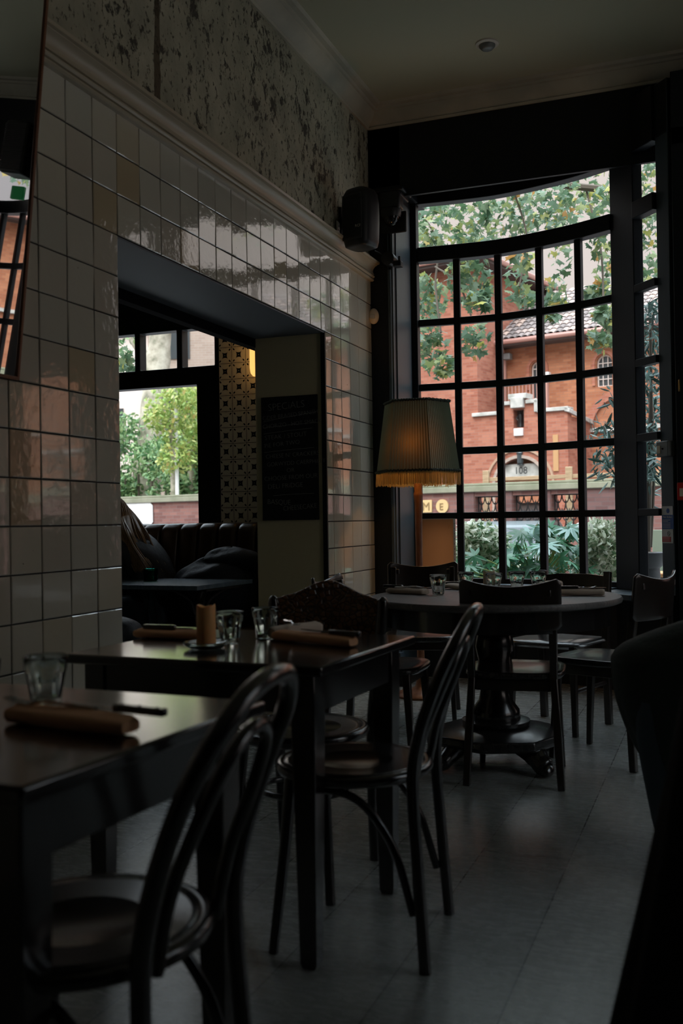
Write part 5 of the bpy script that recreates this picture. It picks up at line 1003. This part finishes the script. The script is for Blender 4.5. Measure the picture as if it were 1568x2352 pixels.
q = MB().box(-.16, .66, -.07, .32, 3.88, 3.98).box(.62, .74, -.07, .32, 3.88, 4.20).box(.66, .98, -.07, .32, 4.12, 4.22).box(.94, 1.46, -.10, .34, 4.26, 4.40).box(1.02, 1.38, -.14, .3, 4.02, 4.30).box(1.42, 1.76, -.07, .32, 4.12, 4.22).box(1.66, 1.78, -.07, .32, 3.88, 4.20).box(1.74, 2.60, -.07, .32, 3.86, 3.96); q.add([(2.5, -.07, 3.96), (2.64, -.07, 3.90), (2.64, 1.7, 3.72), (2.5, 1.7, 3.76), (2.5, -.07, 3.84), (2.64, -.07, 3.80), (2.64, 1.7, 3.6), (2.5, 1.7, 3.64)], [(0, 1, 2, 3), (4, 5, 6, 7), (0, 1, 5, 4), (1, 2, 6, 5), (2, 3, 7, 6), (3, 0, 4, 7)]); q.build('parapet_coping', 'stone', t, bev=.012)
MB().box(1.04, 1.36, .24, .27, 3.45, 4.0).build('niche_back', 'soffit', t, 0); q = MB().lathe([(.05, 3.52), (.045, 3.6), (.03, 3.68), (.06, 3.78), (.05, 3.86), (.02, 3.88), (.032, 3.92), (.001, 3.95)], (1.2, .12, 0), 12).tube([(1.17, .1, 3.84), (1.10, .06, 3.76), (1.16, .04, 3.70)], .014, 6); q.build('niche_statue', 'iron', t); MB().box(1.07, 1.33, -.06, .02, 3.28, 3.48).build('niche_plinth', 'sign_white', t, bev=.01)
def ring(cx, z, r0, r1, n0, n1, nm, m, down=0): 
    P = arc(cx, z, r1, 0, 180, 20)+([(cx-r1, z-down), (cx-r0, z-down)] if down else [])+list(reversed(arc(cx, z, r0, 0, 180, 20)))+([(cx+r0, z-down), (cx+r1, z-down)] if down else []); return MB().slab(P, [], A_, n0, n1).build(nm, m, t, 20)
M['tan_stone'] = mat('tan_moulding', (0.42, 0.27, 0.18), .85); ring(1.2, 1.97, .93, .99, -.05, .01, 'porch_arch_moulding', 'tan_stone', 2.3); ring(1.2, 1.97, .72, .80, -.03, .02, 'porch_arch_reveal', 'brown_brick', 2.3)
MB().box(.46, 1.94, .10, .30, 2.20, 2.54).build('door_lintel', 'stone', t, bev=.01); joined([text('108', .27, 'ink', 'n', t, frame_T((1.0, .095, 2.275), (1, 0, 0), (0, 0, 1)), sx=.95)], 'house_number', 'ink', t)
q = MB().box(1.14, 1.28, -.02, .1, 2.50, 2.54).lathe([(.04, 2.52), (.085, 2.56), (.085, 2.80), (.11, 2.82), (.03, 2.92), (.001, 2.95)], (1.21, .02, 0), 8); q.build('lantern', 'dark_glass', t, 20); q = MB().tube([(1.21, .02, 2.95), (1.21, .1, 3.0), (1.21, .3, 3.0)], .015, 6); q.build('lantern_bracket', 'iron', t)
MB().box(2.16, 2.30, -.03, .0, 2.30, 3.25).build('ochre_board', 'yellow_panel', t, 0)  # flat ochre strip on the porch front
Hh = [arched(1.03, 4.05, 5.30, .21), arched(2.95, 4.62, 5.26, .22), arched(5.2, 4.62, 5.26, .22), arched(8.0, 4.62, 5.26, .22), arched(11.0, 4.62, 5.26, .22), arched(14.0, 4.62, 5.26, .22)]
MB().slab([(0, -.4), (26, -.4), (26, 6.15), (0, 6.15)], Hh, A_, 1.7, 2.0).build('main_wall', 'orange_brick', t, 0)
for k_, (cx, z0, zs, r) in enumerate(((1.03, 4.05, 5.30, .21), (2.95, 4.62, 5.26, .22), (5.2, 4.62, 5.26, .22), (8.0, 4.62, 5.26, .22), (11.0, 4.62, 5.26, .22), (14.0, 4.62, 5.26, .22))):
    f = MB().slab(arched(cx, z0, zs, r), [arched(cx, z0+.03, zs, r-.03)], A_, 1.80, 1.84); 
    for x in (-.07, .07): f.box(cx+x-.009, cx+x+.009, 1.80, 1.83, z0, zs+.18)
    for z in (z0+.21, z0+.42, zs): f.box(cx-r, cx+r, 1.80, 1.83, z-.009, z+.009)
    fo = f.build('window_frame', 'pale_house', t, 0); MB().box(cx-r, cx+r, 1.845, 1.855, z0, zs+r).build('window_glass', 'dark_glass', fo, 0)
    ring(cx, zs, r+.03, r+.11, 1.66, 1.71, 'window_arch', 'red_brick', .6)
ring(3.42, 3.50, .80, 1.0, 1.62, 1.70, 'wide_arch', 'red_brick'); MB().box(2.4, 26, 1.60, 1.7, 3.40, 3.50).build('string_course', 'stone', t, 0)
q = MB(); rg = random.Random(2); n0, z0, n1, z1 = 1.18, 6.10, 4.3, 7.98; NRW = 13; L = math.hypot(n1-n0, z1-z0); dn, dz = (n1-n0)/L, (z1-z0)/L
for r in range(NRW):
    for c in range(100):
        u = -.15+c*.19; s0 = r*L/NRW; s1 = s0+L/NRW*1.12; vs = []; lift = .03
        for s_, h in ((s0, .045), (s1, .015)):
            for k_ in range(6):
                a = PI*k_/5; uu = u+.095-.085*math.cos(a); hh = h+.05*math.sin(a); vs.append((uu, n0+dn*s_-dz*hh, z0+dz*s_+dn*hh))
        q.add(vs, [(k_, k_+1, k_+7, k_+6) for k_ in range(5)])
q.build('roof_tiles', 'roof_tile', t, 60); MB().add([(-.2, n0, z0), (26, n0, z0), (26, n1, z1), (-.2, n1, z1), (-.2, 6.5, 6.1), (26, 6.5, 6.1)], [(0, 1, 2, 3), (3, 2, 5, 4)]).build('roof_deck', 'soffit', t, 0, solid=.04)
MB().tube([(-.1, 1.12, 6.05), (26, 1.12, 6.05)], .07, 8).build('gutter', 'pink_paint', t); MB().box(0, 26, 1.15, 1.72, 5.94, 6.04).build('eaves_soffit', 'soffit', t, 0)
MB().tube([(.06, 1.62, -.4), (.06, 1.62, 5.75), (.10, 1.3, 5.98)], .045, 8).build('downpipe', 'pink_paint', t); MB().box(.10, .32, 1.40, 1.6, 5.60, 5.78).build('floodlight', 'grey_metal', t, bev=.02)
q = MB()
for i in range(11): q.box(.50+i*.105-.012, .50+i*.105+.012, .90, .93, 4.02, 4.78)
q.box(.45, 1.62, .88, .95, 4.78, 4.83); q.box(1.52, 1.66, .86, .98, 3.95, 4.95); q.box(.45, 1.62, .88, .95, 4.05, 4.09); q.build('balcony_rail', 'pink_paint', t, 0); MB().box(.0, 2.4, .28, 1.7, 3.66, 3.74).build('porch_roof', 'stone', t, 0)
MB().box(-6.7, .45, -.55, .02, 8.02, 8.14).box(-.02, .45, .02, 6, 8.02, 8.14).build('wing_eaves', 'soffit', t, 0); MB().tube([(-6.7, -.60, 8.16), (.50, -.60, 8.16), (.50, 6, 8.16)], .075, 8).build('wing_gutter', 'pink_paint', t)
MB().add([(-6.7, -.6, 8.15), (.5, -.6, 8.15), (.5, 6.3, 8.15), (-6.7, 6.3, 8.15), (-3.1, 2.9, 9.0)], [(0, 1, 4), (1, 2, 4), (2, 3, 4), (3, 0, 4)]).build('wing_roof', 'roof_tile', t, 0, solid=.06)
MB().box(1.30, 1.44, 1.50, 1.7, 5.0, 5.0+.15).build('wall_lamp', 'sign_white', t, bev=.03)
# ------------------------------------------------------------------ view from the alcove window
cl = []
rg = random.Random(12)
for i in range(26): cl.append((rg.uniform(-3.2, 2.6), rg.uniform(-.5, .5), rg.uniform(1.4, 4.1), .70, .58, 380))
t = thing('hedge', 'tall loose green hedge behind the street wall in the alcove view', 'hedge', at(-5.2, -5.9, -.40), BR); cloud('hedge_leaves', cl, OVAL, .16, 'hedge_leaf', t, 14); q = MB()
for i in range(12): x = -3+i*.5; q.tube([(x, 0, 0), (x+.1, .1, 1.4), (x+.2, 0, 2.8)], .03, 6)
q.build('hedge_stems', 'bark_dark', t)
def pollard(label, loc, blobs, h, seed):
    t = thing('pollard_tree', label, 'tree', loc, 0, 'clipped trees behind the street wall'); MB().tube(bez([(0, 0, 0), (.03, 0, 1.2), (-.02, .02, h)], 6), [.13]*6+[.10]*7, 10).build('trunk', 'bark', t); cloud('crown', blobs, OVAL, .13, 'pollard_leaf', t, seed)
pollard('clipped yellow-green tree with two leafy heads behind the street wall', (-9.70, 20.07, -.40), [(0, 0, 4.2, .62, .55, 520), (.35, -.2, 4.5, .5, .45, 300), (-.35, 0, 3.95, .4, .35, 220), (.1, -.1, 3.0, .42, .36, 320), (.1, 0, 3.6, .45, .4, 300)], 4.0, 41)
pollard('clipped yellow-green tree nearer the window frame behind the street wall', (-10.0, 21.4, -.40), [(.1, 0, 4.6, .6, .5, 520), (.25, -.1, 3.2, .5, .42, 420), (.5, .1, 3.9, .45, .5, 420), (.1, 0, 3.9, .4, .4, 300)], 4.2, 42)
t = thing('mottled_tree', 'pale mottled bare tree trunk rising behind the alcove transom panes', 'tree', (-12.2, 23.4, -.40)); MB().tube(bez([(-.35, 0, 0), (-.30, 0, 3), (.10, 0, 6), (.25, 0, 7.5), (.5, .2, 10)], 6), [.40]*7+[.34]*6+[.30]*6+[.26]*6, 14).tube(bez([(.1, 0, 5.6), (-.6, .1, 6.4), (-1.2, .2, 7.4)], 6), .14, 10).build('trunk', 'bark', t); cloud('foliage', [(-.9, 0, 6.6, .5, .5, 60), (.6, .1, 7.2, .3, .4, 30), (-1.4, 0, 7.6, .6, .6, 80), (.2, 0, 8.8, 1.2, .6, 120)], OVAL, .2, 'hedge_leaf', t, 61)
t = thing('lamp_post', 'slim white lamp post between the clipped trees', 'lamp post', (-9.55, 19.95, -.40)); MB().tube([(0, 0, 0), (0, 0, 4.6)], .045, 10).build('post_tube', 'sign_white', t); MB().tube([(0, 0, 4.55), (.12, -.1, 4.75), (.4, -.3, 4.8)], .04, 8).build('post_arm', 'sign_white', t)
t = thing('pale_house', 'pale pinkish house far behind the hedge in the alcove view', 'house', (-18.6, 29.6, -.40), R_(20)); MB().box(-4, 2.2, 0, 5, 0, 8.5).build('house_wall', 'pale_house', t, 0)
for x in (-2.2, .2): MB().box(x, x+.9, -.03, .05, 4.0, 5.6).build('house_window', 'dark_glass', t, 0)
MB().add([(-4.3, -.3, 8.4), (2.5, -.3, 8.4), (2.5, 5.3, 8.4), (-4.3, 5.3, 8.4), (-4, 2.5, 10.5), (2.2, 2.5, 10.5)], [(0, 1, 5, 4), (2, 3, 4, 5), (1, 2, 5), (3, 0, 4)]).build('house_roof', 'roof_tile', t, 0)
t = thing('brown_house', 'tall brown brick house behind the clipped trees', 'house', (-12.6, 27.2, -.40), R_(20)); MB().box(-1.9, .75, 0, 5, 0, 9.5).build('house_wall', 'brown_brick', t, 0); MB().box(.62, .80, -.04, .1, 0, 9.5).build('house_corner', 'sign_white', t, 0)
for z in (4.0, 6.6): MB().box(-1.4, -.6, -.03, .05, z, z+1.3).build('house_window', 'dark_glass', t, 0)
t = thing('background_tree', 'soft green tree far beyond the hall roof', 'tree', (6.5, 44, -.40)); cloud('crown', [(rg.uniform(-6, 6), rg.uniform(-1, 1), rg.uniform(6, 10.5), 1.6, 1.1, 130) for _ in range(14)], OVAL, .5, 'hedge_leaf', t, 51); MB().tube([(0, 0, 0), (0, 0, 7)], .3, 10).build('trunk', 'bark_dark', t)
